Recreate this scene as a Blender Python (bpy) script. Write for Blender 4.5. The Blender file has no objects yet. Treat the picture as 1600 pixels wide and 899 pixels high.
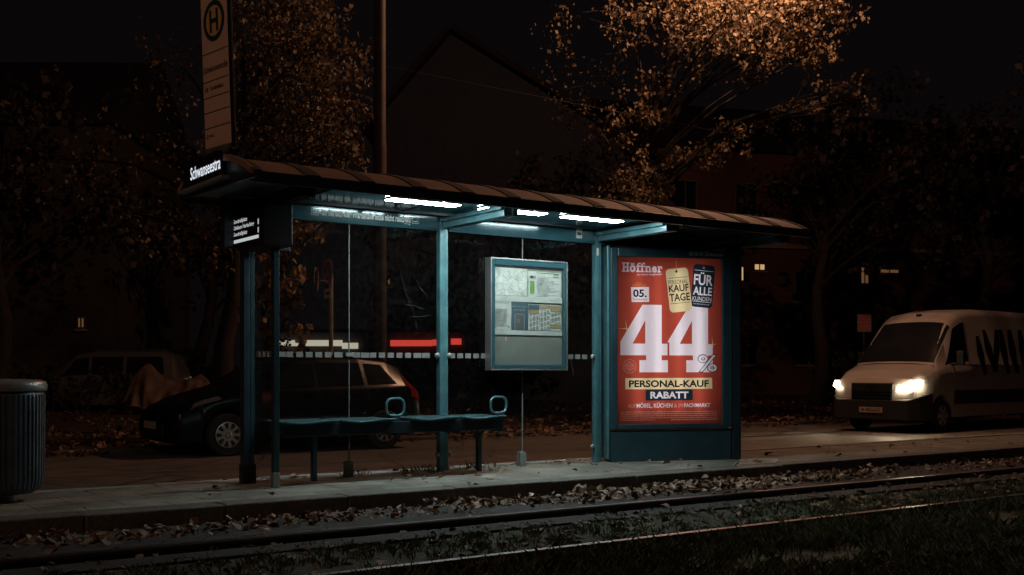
import bpy, math, random
import numpy as np
from mathutils import Vector, Matrix
R = math.radians
random.seed(7)
C = bpy.context.scene.collection
S = bpy.context.scene

# ------------------------------------------------------------------ camera, world, exposure
YAW = math.atan(2500 / 1750)
cd = bpy.data.cameras.new('camera'); cam = bpy.data.objects.new('camera', cd); C.objects.link(cam)
cd.sensor_width = 36; cd.lens = 39.375; cd.shift_y = 0.0797
cd.clip_start = .05; cd.clip_end = 2000
cam.location = (0, 0, 1.0)
cam.rotation_euler = (R(90), 0, -(R(90) - YAW))
S.camera = cam
w = bpy.data.worlds.new('World'); S.world = w; w.use_nodes = True
wn = w.node_tree.nodes; wl = w.node_tree.links
bg = wn['Background']
sky = wn.new('ShaderNodeTexSky'); sky.sky_type = 'NISHITA'; sky.sun_disc = False
sky.sun_elevation = R(-3); sky.sun_rotation = R(200)
wmix = wn.new('ShaderNodeMixRGB'); wmix.blend_type = 'MIX'; wmix.inputs[0].default_value = .97
wl.new(sky.outputs[0], wmix.inputs[1]); wmix.inputs[2].default_value = (.054, .038, .046, 1)
wl.new(wmix.outputs[0], bg.inputs[0]); bg.inputs[1].default_value = .05
S.view_settings.view_transform = 'Standard'; S.view_settings.look = 'None'
S.view_settings.exposure = 0; S.view_settings.gamma = 1; S.view_settings.use_curve_mapping = False
S.cycles.use_denoising = True
S.cycles.max_bounces = 8; S.cycles.transparent_max_bounces = 16
S.cycles.sample_clamp_indirect = 3.0
S.cycles.caustics_reflective = False; S.cycles.caustics_refractive = False

LAMP_MAIN = ((16.2, 14.9, 10.3), 1450)
LAMP_LEFT = ((-5.5, 4.0, 8.5), 400)
SODIUM = (1.0, .49, .28)

# ------------------------------------------------------------------ materials
def nt(name):
    m = bpy.data.materials.new(name); m.use_nodes = True
    return m, m.node_tree.nodes, m.node_tree.links, m.node_tree.nodes['Principled BSDF']

def mat(name, col, rough=.5, metal=0., var=.15, vscale=8., bump=0., bscale=60., coat=0., col2=None, rvar=0.):
    m, n, l, p = nt(name)
    tc = n.new('ShaderNodeTexCoord')
    no = n.new('ShaderNodeTexNoise'); no.inputs['Scale'].default_value = vscale; no.inputs['Detail'].default_value = 6
    l.new(tc.outputs['Object'], no.inputs['Vector'])
    cr = n.new('ShaderNodeValToRGB'); l.new(no.outputs['Fac'], cr.inputs[0])
    c2 = col2 or tuple(c * (1 - var) for c in col); c1 = tuple(min(1, c * (1 + var)) for c in col) if not col2 else col
    cr.color_ramp.elements[0].position = .3; cr.color_ramp.elements[1].position = .7
    cr.color_ramp.elements[0].color = (*c2, 1); cr.color_ramp.elements[1].color = (*c1, 1)
    l.new(cr.outputs[0], p.inputs['Base Color'])
    p.inputs['Roughness'].default_value = rough; p.inputs['Metallic'].default_value = metal
    p.inputs['Coat Weight'].default_value = coat
    if rvar:
        mr = n.new('ShaderNodeMapRange'); mr.inputs[3].default_value = rough - rvar; mr.inputs[4].default_value = rough + rvar
        l.new(no.outputs['Fac'], mr.inputs[0]); l.new(mr.outputs[0], p.inputs['Roughness'])
    if bump:
        b = n.new('ShaderNodeTexNoise'); b.inputs['Scale'].default_value = bscale; b.inputs['Detail'].default_value = 5
        l.new(tc.outputs['Object'], b.inputs['Vector'])
        bp = n.new('ShaderNodeBump'); bp.inputs['Strength'].default_value = bump; bp.inputs['Distance'].default_value = .01
        l.new(b.outputs['Fac'], bp.inputs['Height']); l.new(bp.outputs[0], p.inputs['Normal'])
    return m

def emit(name, col, st, base=(.02, .02, .02)):
    m, n, l, p = nt(name)
    p.inputs['Base Color'].default_value = (*base, 1); p.inputs['Roughness'].default_value = .35
    p.inputs['Emission Color'].default_value = (*col, 1); p.inputs['Emission Strength'].default_value = st
    return m

def glass(name, tint=(.93, .95, .95), dirt=.02, ior=1.5, scale=3., rough=0.):
    m, n, l, p = nt(name); n.remove(p)
    out = n['Material Output']
    tr = n.new('ShaderNodeBsdfTransparent'); tr.inputs[0].default_value = (*tint, 1)
    gl = n.new('ShaderNodeBsdfGlossy'); gl.inputs['Roughness'].default_value = rough
    df = n.new('ShaderNodeBsdfDiffuse'); df.inputs[0].default_value = (.5, .5, .5, 1)
    fr = n.new('ShaderNodeFresnel'); fr.inputs[0].default_value = ior
    m1 = n.new('ShaderNodeMixShader'); m2 = n.new('ShaderNodeMixShader')
    tc = n.new('ShaderNodeTexCoord'); no = n.new('ShaderNodeTexNoise')
    no.inputs['Scale'].default_value = scale; no.inputs['Detail'].default_value = 8; no.inputs['Roughness'].default_value = .7
    l.new(tc.outputs['Object'], no.inputs['Vector'])
    mr = n.new('ShaderNodeMapRange'); mr.inputs[1].default_value = .42; mr.inputs[2].default_value = .75
    mr.inputs[3].default_value = dirt * .25; mr.inputs[4].default_value = dirt * 2
    l.new(no.outputs['Fac'], mr.inputs[0])
    l.new(mr.outputs[0], m1.inputs[0]); l.new(tr.outputs[0], m1.inputs[1]); l.new(df.outputs[0], m1.inputs[2])
    ge = n.new('ShaderNodeNewGeometry'); sb = n.new('ShaderNodeMath'); sb.operation = 'SUBTRACT'; sb.inputs[0].default_value = 1
    l.new(ge.outputs['Backfacing'], sb.inputs[1]); ml = n.new('ShaderNodeMath'); ml.operation = 'MULTIPLY'
    l.new(sb.outputs[0], ml.inputs[0]); l.new(fr.outputs[0], ml.inputs[1])
    l.new(ml.outputs[0], m2.inputs[0]); l.new(m1.outputs[0], m2.inputs[1]); l.new(gl.outputs[0], m2.inputs[2])
    l.new(m2.outputs[0], out.inputs['Surface'])
    return m

def leafmat(name, cols, rough=.6, trans=.25):
    m, n, l, p = nt(name)
    g = n.new('ShaderNodeNewGeometry'); cr = n.new('ShaderNodeValToRGB')
    cr.color_ramp.interpolation = 'LINEAR'
    els = cr.color_ramp.elements
    while len(els) < len(cols): els.new(.5)
    for i, c in enumerate(cols):
        els[i].position = i / (len(cols) - 1); els[i].color = (*c, 1)
    l.new(g.outputs['Random Per Island'], cr.inputs[0])
    l.new(cr.outputs[0], p.inputs['Base Color']); p.inputs['Roughness'].default_value = rough
    if trans:
        t = n.new('ShaderNodeBsdfTranslucent'); l.new(cr.outputs[0], t.inputs[0])
        mx = n.new('ShaderNodeMixShader'); mx.inputs[0].default_value = trans
        l.new(p.outputs[0], mx.inputs[1]); l.new(t.outputs[0], mx.inputs[2])
        l.new(mx.outputs[0], n['Material Output'].inputs['Surface'])
    return m

def ground_mat(name, cols, scales, rough=.9, bump=.4, bscale=40., cracks=0.):
    m, n, l, p = nt(name)
    g = n.new('ShaderNodeNewGeometry')
    a = n.new('ShaderNodeTexNoise'); a.inputs['Scale'].default_value = scales[0]; a.inputs['Detail'].default_value = 10; a.inputs['Roughness'].default_value = .65
    b = n.new('ShaderNodeTexNoise'); b.inputs['Scale'].default_value = scales[1]; b.inputs['Detail'].default_value = 6
    for x in (a, b): l.new(g.outputs['Position'], x.inputs['Vector'])
    cr = n.new('ShaderNodeValToRGB'); els = cr.color_ramp.elements
    while len(els) < len(cols): els.new(.5)
    for i, c in enumerate(cols):
        els[i].position = .28 + .44 * i / (len(cols) - 1); els[i].color = (*c, 1)
    l.new(a.outputs['Fac'], cr.inputs[0])
    mx = n.new('ShaderNodeMixRGB'); mx.blend_type = 'OVERLAY'; mx.inputs[0].default_value = .6
    l.new(cr.outputs[0], mx.inputs[1]); l.new(b.outputs['Fac'], mx.inputs[2])
    col = mx.outputs[0]
    if cracks:
        v = n.new('ShaderNodeTexVoronoi'); v.feature = 'DISTANCE_TO_EDGE'; v.inputs['Scale'].default_value = .55
        nd = n.new('ShaderNodeMixRGB'); nd.blend_type = 'ADD'; nd.inputs[0].default_value = .35
        l.new(g.outputs['Position'], nd.inputs[1]); l.new(a.outputs['Color'], nd.inputs[2]); l.new(nd.outputs[0], v.inputs['Vector'])
        lt = n.new('ShaderNodeMath'); lt.operation = 'LESS_THAN'; lt.inputs[1].default_value = .008
        l.new(v.outputs['Distance'], lt.inputs[0])
        mm = n.new('ShaderNodeMath'); mm.operation = 'MULTIPLY'; mm.inputs[1].default_value = cracks
        l.new(lt.outputs[0], mm.inputs[0])
        m3 = n.new('ShaderNodeMixRGB'); l.new(mm.outputs[0], m3.inputs[0]); l.new(col, m3.inputs[1]); m3.inputs[2].default_value = (.012, .012, .012, 1)
        col = m3.outputs[0]
    l.new(col, p.inputs['Base Color']); p.inputs['Roughness'].default_value = rough
    bn = n.new('ShaderNodeTexNoise'); bn.inputs['Scale'].default_value = bscale; bn.inputs['Detail'].default_value = 6
    l.new(g.outputs['Position'], bn.inputs['Vector'])
    bp = n.new('ShaderNodeBump'); bp.inputs['Strength'].default_value = bump; bp.inputs['Distance'].default_value = .02
    l.new(bn.outputs['Fac'], bp.inputs['Height']); l.new(bp.outputs[0], p.inputs['Normal'])
    return m

M = {}
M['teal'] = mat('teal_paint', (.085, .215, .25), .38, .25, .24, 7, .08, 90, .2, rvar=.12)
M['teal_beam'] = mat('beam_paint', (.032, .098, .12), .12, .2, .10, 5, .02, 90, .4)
M['teal_dark'] = mat('dark_or_unlit_teal', (.022, .058, .078), .42, .2, .18, 6, .06, 80, .15, rvar=.08)
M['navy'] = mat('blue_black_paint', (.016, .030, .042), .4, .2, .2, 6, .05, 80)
M['ceil'] = mat('ceiling_lacquer', (.05, .12, .135), .13, .1, .12, 3, .0, 60, .5)
M['steel'] = mat('brushed_steel', (.45, .46, .46), .38, .85, .12, 12)
M['zinc'] = mat('zinc_grey', (.30, .32, .31), .5, .4, .15, 20, .1, 90)
M['rooftile'] = mat('roof_panel', (.30, .20, .145), .7, 0, .22, 3.5, .15, 30, col2=(.20, .135, .10))
M['ribmat'] = mat('roof_rib_felt', (.022, .022, .024), .85, 0, .2)
M['black'] = mat('black_plastic', (.012, .012, .013), .5, 0, .1)
M['rubber'] = mat('rubber', (.014, .014, .014), .8, 0, .2, 30, .1)
M['white'] = mat('white_print', (.82, .83, .83), .6, 0, .05)
M['paper'] = mat('paper', (.46, .47, .455), .7, 0, .07, 14, .25, 9)
M['greyboard'] = mat('grey_board', (.165, .175, .16), .65, 0, .12, 6, .05)
M['glass'] = glass('shelter_glass', dirt=.003, scale=22)
M['carglass'] = glass('car_glass', (.10, .11, .115), .01)
M['vanglass'] = glass('van_glass', (.10, .11, .115), .02)
M['lensglass'] = glass('lens_glass', (.8, .8, .78), .01)
M['caseglass'] = glass('case_glass', (.95, .97, .96), .03)
M['carblack'] = mat('black_car_paint', (.005, .0055, .007), .28, 0, .1, 3, 0, 60, 0)
M['carblack'].node_tree.nodes['Principled BSDF'].inputs['Specular IOR Level'].default_value = .22
M['silver'] = mat('silver_car_paint', (.22, .22, .22), .3, .6, .06, 3, 0, 60, .8)
M['redcar'] = mat('dark_red_car_paint', (.16, .05, .035), .3, .3, .1, 3, 0, 60, .8)
M['vanwhite'] = mat('white_van_paint', (.44, .415, .385), .32, 0, .08, 1.6, .02, 30, .5)
M['vanprint'] = mat('dark_vinyl_lettering', (.022, .022, .024), .5, 0, .2)
M['rim'] = mat('silver_rim', (.52, .50, .46), .33, .75, .1, 12)
M['chrome'] = mat('chrome', (.75, .75, .75), .08, 1., .02)
M['redlens'] = mat('red_lens', (.35, .02, .015), .12, 0, .1, 40, 0, 60, 1.)
M['tarp'] = mat('brown_tarpaulin', (.15, .105, .085), .6, 0, .3, 5, .9, 9)
M['mast'] = mat('painted_mast', (.060, .046, .040), .6, .2, .25, 5, .2, 40)
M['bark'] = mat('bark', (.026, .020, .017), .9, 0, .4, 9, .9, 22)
M['plaster'] = ground_mat('grey_plaster', [(.045, .052, .085), (.058, .066, .105)], (.4, 14), .9, .2, 60)
M['plaster_red'] = ground_mat('red_plaster', [(.13, .066, .06), (.17, .085, .075)], (.3, 12), .9, .2, 60)
M['plaster_left'] = ground_mat('beige_plaster', [(.06, .05, .045), (.08, .065, .06)], (.3, 12), .9, .2, 60)
M['cornice'] = mat('cornice_plaster', (.36, .28, .22), .8, 0, .1)
M['rooffar'] = mat('dark_roof_tiles', (.024, .018, .018), .85, 0, .25, 6, .4, 20)
M['darkpane'] = mat('dark_window_pane', (.014, .016, .02), .14, 0, .2, 2, 0, 60, .0)
M['winframe'] = mat('window_frame', (.14, .13, .12), .6)
M['litpane'] = emit('lit_window', (1., .63, .27), .55)
M['litdim'] = emit('dim_lit_window', (1., .52, .22), .10)
M['litlamp'] = emit('sodium_bulb', SODIUM, 30)
M['tube'] = emit('light_diffuser', (.86, 1.0, .98), 74)
M['fluor'] = emit('fluorescent_tube', (1., .97, .98), 3.6)
M['ledtext'] = emit('led_lettering', (.86, .93, 1.), 1.0)
M['lcd'] = emit('lcd_white', (.86, .93, .95), .55)
M['head'] = emit('headlamp_glow', (1., .80, .52), 55)
M['greydark'] = mat('dark_grey_plastic', (.06, .058, .055), .5)
M['heads'] = emit('headlamp_small_glow', (1., .78, .50), 12)
M['shopwhite'] = emit('white_fascia', (1., .88, .70), .48)
M['shopred'] = emit('red_fascia', (1., .085, .06), .6)
M['signred'] = mat('red_sign_film', (.80, .12, .10), .5)
M['galv'] = mat('galvanised_pole', (.42, .40, .38), .5, .3, .15)
M['plate'] = mat('white_plate', (.78, .72, .66), .5)
M['leafbright'] = leafmat('brightened_leaves', [(.24, .17, .09), (.40, .28, .15), (.48, .34, .19), (.30, .22, .13)])  # autumn leaf tones raised so the young tree looks lit
M['signblue'] = mat('blue_sign_film', (.10, .10, .24), .5)
M['signcream'] = mat('cream_board', (.62, .47, .42), .5, 0, .06)
M['signyellow'] = mat('yellow_disc', (.60, .44, .20), .5, 0, .05)
M['signgreen'] = mat('dark_green_print', (.012, .045, .03), .5)
M['pinkboard'] = mat('pink_board', (.30, .16, .16), .6)
M['binbody'] = mat('bin_blue_grey', (.075, .10, .13), .42, .35, .25, 7, .08, 60)
M['binlid'] = mat('bin_lid_grey', (.30, .33, .36), .36, .4, .15, 9, .05)
M['treeleaf'] = leafmat('autumn_leaves', [(.08, .06, .04), (.18, .13, .075), (.24, .168, .092), (.125, .10, .064)])
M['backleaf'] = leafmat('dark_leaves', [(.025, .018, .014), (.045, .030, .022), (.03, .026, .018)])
M['litter'] = leafmat('dry_leaf_litter', [(.07, .032, .02), (.15, .08, .045), (.30, .22, .15), (.38, .32, .25), (.10, .05, .03), (.22, .13, .07), (.08, .04, .025), (.36, .29, .21)], .7, .0)
M['littertrack'] = leafmat('dark_leaf_litter', [(.06, .03, .02), (.13, .07, .04), (.09, .05, .03), (.22, .15, .10), (.05, .028, .018), (.17, .10, .06), (.10, .06, .04), (.30, .25, .19)], .75, .0)  # darker leaf palette for the track
M['litterbrown'] = leafmat('brown_leaf_litter', [(.08, .042, .028), (.18, .095, .055), (.30, .18, .10), (.12, .065, .04)], .8, .0)
M['grass'] = leafmat('dull_grass', [(.045, .060, .030), (.085, .105, .052), (.12, .11, .065), (.06, .08, .042)], .7, .15)
M['rail'] = mat('rail_steel', (.10, .085, .075), .45, .6, .3, 14, .1)
M['railtop'] = mat('worn_rail_head', (.36, .34, .33), .3, .9, .12, 25, .05)
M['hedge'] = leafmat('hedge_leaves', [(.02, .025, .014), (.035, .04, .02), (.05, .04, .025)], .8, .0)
M['green'] = mat('green_print', (.10, .26, .05), .6)
M['tan'] = mat('tan_print', (.26, .19, .09), .6)
M['bluepaper'] = mat('dark_blue_paper', (.020, .065, .10), .6, 0, .1)
M['greyprint'] = mat('grey_print', (.22, .23, .23), .6)
M['darkprint'] = mat('dark_print', (.06, .065, .07), .6)
M['pink'] = mat('pink_sticker', (.55, .22, .22), .6)

# ------------------------------------------------------------------ mesh builder
class MB:
    def __init__(s): s.v = []; s.f = []; s.mi = []; s.cur = 0
    def add(s, vs, fs):
        b = len(s.v); s.v += [tuple(p) for p in vs]
        s.f += [tuple(i + b for i in f) for f in fs]; s.mi += [s.cur] * len(fs); return s
    def box(s, x0, x1, y0, y1, z0, z1, mx=None):
        vs = [Vector(p) for p in ((x0, y0, z0), (x1, y0, z0), (x1, y1, z0), (x0, y1, z0), (x0, y0, z1), (x1, y0, z1), (x1, y1, z1), (x0, y1, z1))]
        if mx: vs = [mx @ p for p in vs]
        return s.add(vs, [(3, 2, 1, 0), (4, 5, 6, 7), (0, 1, 5, 4), (1, 2, 6, 5), (2, 3, 7, 6), (3, 0, 4, 7)])
    def tube(s, pts, rad, n=10, cap=True):
        pts = [Vector(p) for p in pts]
        rr = rad if isinstance(rad, (list, tuple)) else [rad] * len(pts)
        vs = []; fs = []; ref = None
        for i, p in enumerate(pts):
            d = (pts[min(i + 1, len(pts) - 1)] - pts[max(i - 1, 0)]).normalized()
            if ref is None:
                ref = Vector((0, 0, 1)) if abs(d.z) < .9 else Vector((1, 0, 0))
            a = (ref - d * ref.dot(d)).normalized(); b = d.cross(a); ref = a
            for k in range(n):
                t = 2 * math.pi * k / n
                vs.append(p + (a * math.cos(t) + b * math.sin(t)) * rr[i])
        for i in range(len(pts) - 1):
            for k in range(n):
                k2 = (k + 1) % n
                fs.append((i * n + k, i * n + k2, (i + 1) * n + k2, (i + 1) * n + k))
        if cap:
            fs.append(tuple(range(n - 1, -1, -1))); fs.append(tuple((len(pts) - 1) * n + k for k in range(n)))
        return s.add(vs, fs)
    def loop_tube(s, pts, r, n=8):
        pts = [Vector(p) for p in pts]; N = len(pts); vs = []; fs = []
        c = sum(pts, Vector()) / N
        nrm = (pts[0] - c).cross(pts[N // 4] - c).normalized()
        for i, p in enumerate(pts):
            d = (pts[(i + 1) % N] - pts[i - 1]).normalized(); a = nrm; b = d.cross(a)
            for k in range(n):
                t = 2 * math.pi * k / n; vs.append(p + (a * math.cos(t) + b * math.sin(t)) * r)
        for i in range(N):
            for k in range(n):
                fs.append((i * n + k, i * n + (k + 1) % n, ((i + 1) % N) * n + (k + 1) % n, ((i + 1) % N) * n + k))
        return s.add(vs, fs)
    def lathe(s, prof, c=(0, 0, 0), n=32, axis='z', ripple=None, cap=True):
        vs = []; fs = []
        for j, (r, h) in enumerate(prof):
            for k in range(n):
                t = 2 * math.pi * k / n; q = r * (1 + (ripple(k, j) if ripple else 0))
                a, b = q * math.cos(t), q * math.sin(t)
                p = (a, b, h) if axis == 'z' else (a, h, b)
                vs.append((p[0] + c[0], p[1] + c[1], p[2] + c[2]))
        for j in range(len(prof) - 1):
            for k in range(n):
                k2 = (k + 1) % n; fs.append((j * n + k, j * n + k2, (j + 1) * n + k2, (j + 1) * n + k))
        if cap:
            fs.append(tuple(range(n - 1, -1, -1))); fs.append(tuple((len(prof) - 1) * n + k for k in range(n)))
        return s.add(vs, fs)
    def prism(s, poly, o, u, v, depth):
        """flat outline in the plane o + a*u + b*v, extruded by depth along -(u x v)"""
        o, u, v = Vector(o), Vector(u), Vector(v); nn = u.cross(v).normalized(); N = len(poly)
        top = [o + u * a + v * b for a, b in poly]; bot = [p - nn * depth for p in top]
        fs = [tuple(range(N)), tuple(range(2 * N - 1, N - 1, -1))]
        for i in range(N):
            j = (i + 1) % N; fs.append((i, i + N, j + N, j))
        return s.add(top + bot, fs)
    def sphere(s, c, r, n=16, sc=(1, 1, 1)):
        m = n // 2; vs = []; fs = []
        for j in range(m + 1):
            ph = math.pi * j / m
            for k in range(n):
                t = 2 * math.pi * k / n
                vs.append((c[0] + r * sc[0] * math.sin(ph) * math.cos(t), c[1] + r * sc[1] * math.sin(ph) * math.sin(t), c[2] + r * sc[2] * math.cos(ph)))
        for j in range(m):
            for k in range(n):
                fs.append((j * n + k, (j + 1) * n + k, (j + 1) * n + (k + 1) % n, j * n + (k + 1) % n))
        return s.add(vs, fs)
    def build(s, name, m, parent=None, off=None, smooth=False, bevel=0., sharp=35):
        """off: world offset to subtract (the thing's own location)"""
        if off is not None: vs = [(a - off[0], b - off[1], c - off[2]) for a, b, c in s.v]
        else: vs = s.v
        me = bpy.data.meshes.new(name); me.from_pydata(vs, [], s.f)
        for x in (m if isinstance(m, (list, tuple)) else [m]): me.materials.append(x)
        if isinstance(m, (list, tuple)): me.polygons.foreach_set('material_index', s.mi)
        me.validate(); me.update()
        if smooth:
            me.polygons.foreach_set('use_smooth', [True] * len(me.polygons)); me.set_sharp_from_angle(angle=R(sharp))
        o = bpy.data.objects.new(name, me); C.objects.link(o)
        if parent: o.parent = parent
        if bevel:
            b = o.modifiers.new('bevel', 'BEVEL'); b.width = bevel; b.segments = 2; b.limit_method = 'ANGLE'; b.angle_limit = R(40)
        return o

def np_mesh(name, verts, nper, m, parent=None):
    N = len(verts) // nper
    me = bpy.data.meshes.new(name)
    me.vertices.add(len(verts)); me.vertices.foreach_set('co', np.asarray(verts, dtype=np.float32).ravel())
    me.loops.add(N * nper); me.loops.foreach_set('vertex_index', np.arange(N * nper, dtype=np.int32))
    me.polygons.add(N); me.polygons.foreach_set('loop_start', np.arange(0, N * nper, nper, dtype=np.int32))
    me.materials.append(m); me.update(calc_edges=True); me.validate()
    o = bpy.data.objects.new(name, me); C.objects.link(o)
    if parent: o.parent = parent
    return o

def thing(name, label, cat, loc=(0, 0, 0), rz=0, group=None):
    o = bpy.data.objects.new(name, None); C.objects.link(o); o.location = loc; o.rotation_euler = (0, 0, rz)
    o.empty_display_size = .1
    return tag(o, label, cat, group)
def tag(o, label, cat, group=None):
    o['label'] = label; o['category'] = cat
    if group: o['group'] = group
    return o
def struct(o, kind='structure', label=None, cat=None):
    o['kind'] = kind
    if label: o['label'] = label; o['category'] = cat
    return o
def dup(root, loc, rz, label):
    r = root.copy(); C.objects.link(r); r.location = loc; r.rotation_euler = (0, 0, rz); r['label'] = label
    for ch in list(root.children):
        c = ch.copy(); C.objects.link(c); c.parent = r
        for g in list(ch.children):
            d = g.copy(); C.objects.link(d); d.parent = c
    return r

# text -> vertices / faces fitted into a rectangle
_tc = {}
def glyphs(txt, bold=0., shear=0., res=3, space=1.0):
    key = (txt, bold, shear, res, space)
    if key in _tc: return _tc[key]
    cu = bpy.data.curves.new('t', 'FONT'); cu.body = txt; cu.size = 1; cu.offset = bold; cu.shear = shear; cu.resolution_u = res
    cu.fill_mode = 'FRONT'; cu.space_character = space
    ob = bpy.data.objects.new('t', cu); C.objects.link(ob)
    dg = bpy.context.evaluated_depsgraph_get(); dg.update()
    me = bpy.data.meshes.new_from_object(ob.evaluated_get(dg))
    vs = np.array([v.co[:2] for v in me.vertices]); fs = [tuple(p.vertices) for p in me.polygons]
    bpy.data.objects.remove(ob); bpy.data.curves.remove(cu); bpy.data.meshes.remove(me)
    mn = vs.min(0); mx = vs.max(0)
    _tc[key] = ((vs - mn) / (mx - mn), fs, (mx - mn)); return _tc[key]
def text(mb, txt, o, u, v, rect, off=.002, bold=.015, shear=0., rot=0., keep=False, space=1.0):
    """writes txt into rect (u0,u1,v0,v1) of plane o,u,v, lifted by off along u x v"""
    vs, fs, dim = glyphs(txt, bold, shear, 3, space); o, u, v = Vector(o), Vector(u), Vector(v); nn = u.cross(v).normalized()
    u0, u1, v0, v1 = rect
    if keep: u1 = u0 + (v1 - v0) * dim[0] / dim[1]
    cu_, cv_ = (u0 + u1) / 2, (v0 + v1) / 2; ca, sa = math.cos(rot), math.sin(rot); out = []
    for a, b in vs:
        x, y = u0 + a * (u1 - u0) - cu_, v0 + b * (v1 - v0) - cv_
        out.append(o + u * (cu_ + x * ca - y * sa) + v * (cv_ + x * sa + y * ca) + nn * off)
    mb.add(out, fs)
def rect_poly(u0, u1, v0, v1): return [(u0, v0), (u1, v0), (u1, v1), (u0, v1)]
def rot_poly(poly, c, a):
    ca, sa = math.cos(a), math.sin(a); return [(c[0] + x * ca - y * sa, c[1] + x * sa + y * ca) for x, y in poly]
def rrect(w_, h_, r, n=5):
    p = []
    for cx, cy, a0 in ((w_ - r, h_ - r, 0), (-w_ + r, h_ - r, 90), (-w_ + r, -h_ + r, 180), (w_ - r, -h_ + r, 270)):
        for k in range(n + 1):
            a = R(a0 + 90 * k / n); p.append((cx + r * math.cos(a), cy + r * math.sin(a)))
    return p
def ring(mb, c, r0, r1, o, u, v, off, n=32, sy=1.):
    o, u, v = Vector(o), Vector(u), Vector(v); nn = u.cross(v).normalized(); vs = []
    for k in range(n):
        t = 2 * math.pi * k / n
        for r in (r0, r1): vs.append(o + u * (c[0] + r * math.cos(t)) + v * (c[1] + r * sy * math.sin(t)) + nn * off)
    mb.add(vs, [(2 * k, 2 * k + 1, (2 * k + 3) % (2 * n), (2 * k + 2) % (2 * n)) for k in range(n)])

# ------------------------------------------------------------------ ground, road, platform, track
ZR, ZB = -.28, -.13
def sheet(name, x0, x1, y0, y1, z, m, nx=1, ny=1, amp=0., seed=0):
    rng = random.Random(seed); vs = []; fs = []
    for j in range(ny + 1):
        for i in range(nx + 1):
            vs.append((x0 + (x1 - x0) * i / nx, y0 + (y1 - y0) * j / ny, z + (rng.uniform(-amp, amp))))
    for j in range(ny):
        for i in range(nx):
            a = j * (nx + 1) + i; fs.append((a, a + 1, a + nx + 2, a + nx + 1))
    return MB().add(vs, fs).build(name, m, smooth=True, sharp=80)
struct(sheet('ground', -400, 500, -300, 500, -.33, ground_mat('soil', [(.02, .014, .010), (.045, .03, .02)], (.8, 9), .95, .6, 25)))
M['asphalt'] = ground_mat('asphalt', [(.085, .074, .066), (.125, .11, .098), (.16, .14, .125)], (.35, 3), .62, .35, 55, .9)
struct(sheet('road', -60, 120, 9.72, 17.45, ZR, M['asphalt']))
M['dark_band'] = mat('dark_road_band', (.018, .017, .016), .5, 0, .3)
M['paint'] = ground_mat('worn_road_paint', [(.10, .095, .085), (.22, .20, .18)], (3, 30), .8, .2)
struct(sheet('lane_marking', -60, 120, 13.94, 14.06, ZR + .004, M['paint']))
struct(MB().add([(12, 14.62, ZR + .006), (17.5, 14.75, ZR + .006), (22, 15.2, ZR + .006), (22, 15.34, ZR + .006), (17.5, 14.9, ZR + .006), (12, 14.78, ZR + .006)], [(0, 1, 4, 5), (1, 2, 3, 4)]).build('road', M['dark_band']))  # broad dark band across the asphalt
struct(MB().add([(-4, 12.2, ZR + .006), (6, 12.31, ZR + .006), (6, 12.35, ZR + .006), (-4, 12.25, ZR + .006)], [(0, 1, 2, 3)]).build('road', M['dark_band']))  # narrow asphalt seam
struct(MB().box(-60, 120, 17.45, 17.6, ZR - .1, ZR + .07).build('kerb', M['zinc'] if 0 else mat('kerb_stone', (.10, .085, .075), .85, 0, .25, 3, .4, 40), bevel=.015))
struct(sheet('verge', -60, 160, 17.6, 60, ZR + .05, ground_mat('leafy_soil', [(.025, .014, .009), (.055, .03, .018)], (1.5, 12), .95, .8, 20), 40, 20, .02, 3))

def paver_mat():
    m, n, l, p = nt('concrete_pavers')
    g = n.new('ShaderNodeNewGeometry'); br = n.new('ShaderNodeTexBrick')
    br.offset = .5; br.inputs['Scale'].default_value = 1; br.inputs['Mortar Size'].default_value = .006
    br.inputs['Brick Width'].default_value = .60; br.inputs['Row Height'].default_value = .40; br.inputs['Mortar Smooth'].default_value = .3
    br.inputs['Color1'].default_value = (.20, .205, .185, 1); br.inputs['Color2'].default_value = (.28, .285, .26, 1); br.inputs['Mortar'].default_value = (.035, .033, .03, 1)
    l.new(g.outputs['Position'], br.inputs['Vector'])
    a = n.new('ShaderNodeTexNoise'); a.inputs['Scale'].default_value = 2.2; a.inputs['Detail'].default_value = 12; a.inputs['Roughness'].default_value = .72
    l.new(g.outputs['Position'], a.inputs['Vector'])
    cr = n.new('ShaderNodeValToRGB'); cr.color_ramp.elements[0].position = .32; cr.color_ramp.elements[1].position = .66
    cr.color_ramp.elements[0].color = (.34, .33, .30, 1); cr.color_ramp.elements[1].color = (1.12, 1.12, 1.08, 1); l.new(a.outputs['Fac'], cr.inputs[0])
    mx = n.new('ShaderNodeMixRGB'); mx.blend_type = 'MULTIPLY'; mx.inputs[0].default_value = 1
    l.new(br.outputs['Color'], mx.inputs[1]); l.new(cr.outputs[0], mx.inputs[2]); l.new(mx.outputs[0], p.inputs['Base Color'])
    p.inputs['Roughness'].default_value = .82
    b = n.new('ShaderNodeTexNoise'); b.inputs['Scale'].default_value = 70; b.inputs['Detail'].default_value = 6; l.new(g.outputs['Position'], b.inputs['Vector'])
    ad = n.new('ShaderNodeMath'); ad.operation = 'MULTIPLY_ADD'; ad.inputs[1].default_value = -1.2
    l.new(br.outputs['Fac'], ad.inputs[0]); l.new(b.outputs['Fac'], ad.inputs[2])
    bp = n.new('ShaderNodeBump'); bp.inputs['Strength'].default_value = .55; bp.inputs['Distance'].default_value = .012
    l.new(ad.outputs[0], bp.inputs['Height']); l.new(bp.outputs[0], p.inputs['Normal'])
    return m
M['pavers'] = paver_mat()
M['edge'] = ground_mat('platform_edge_stone', [(.085, .082, .075), (.15, .147, .135)], (2, 25), .85, .5, 60)
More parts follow.
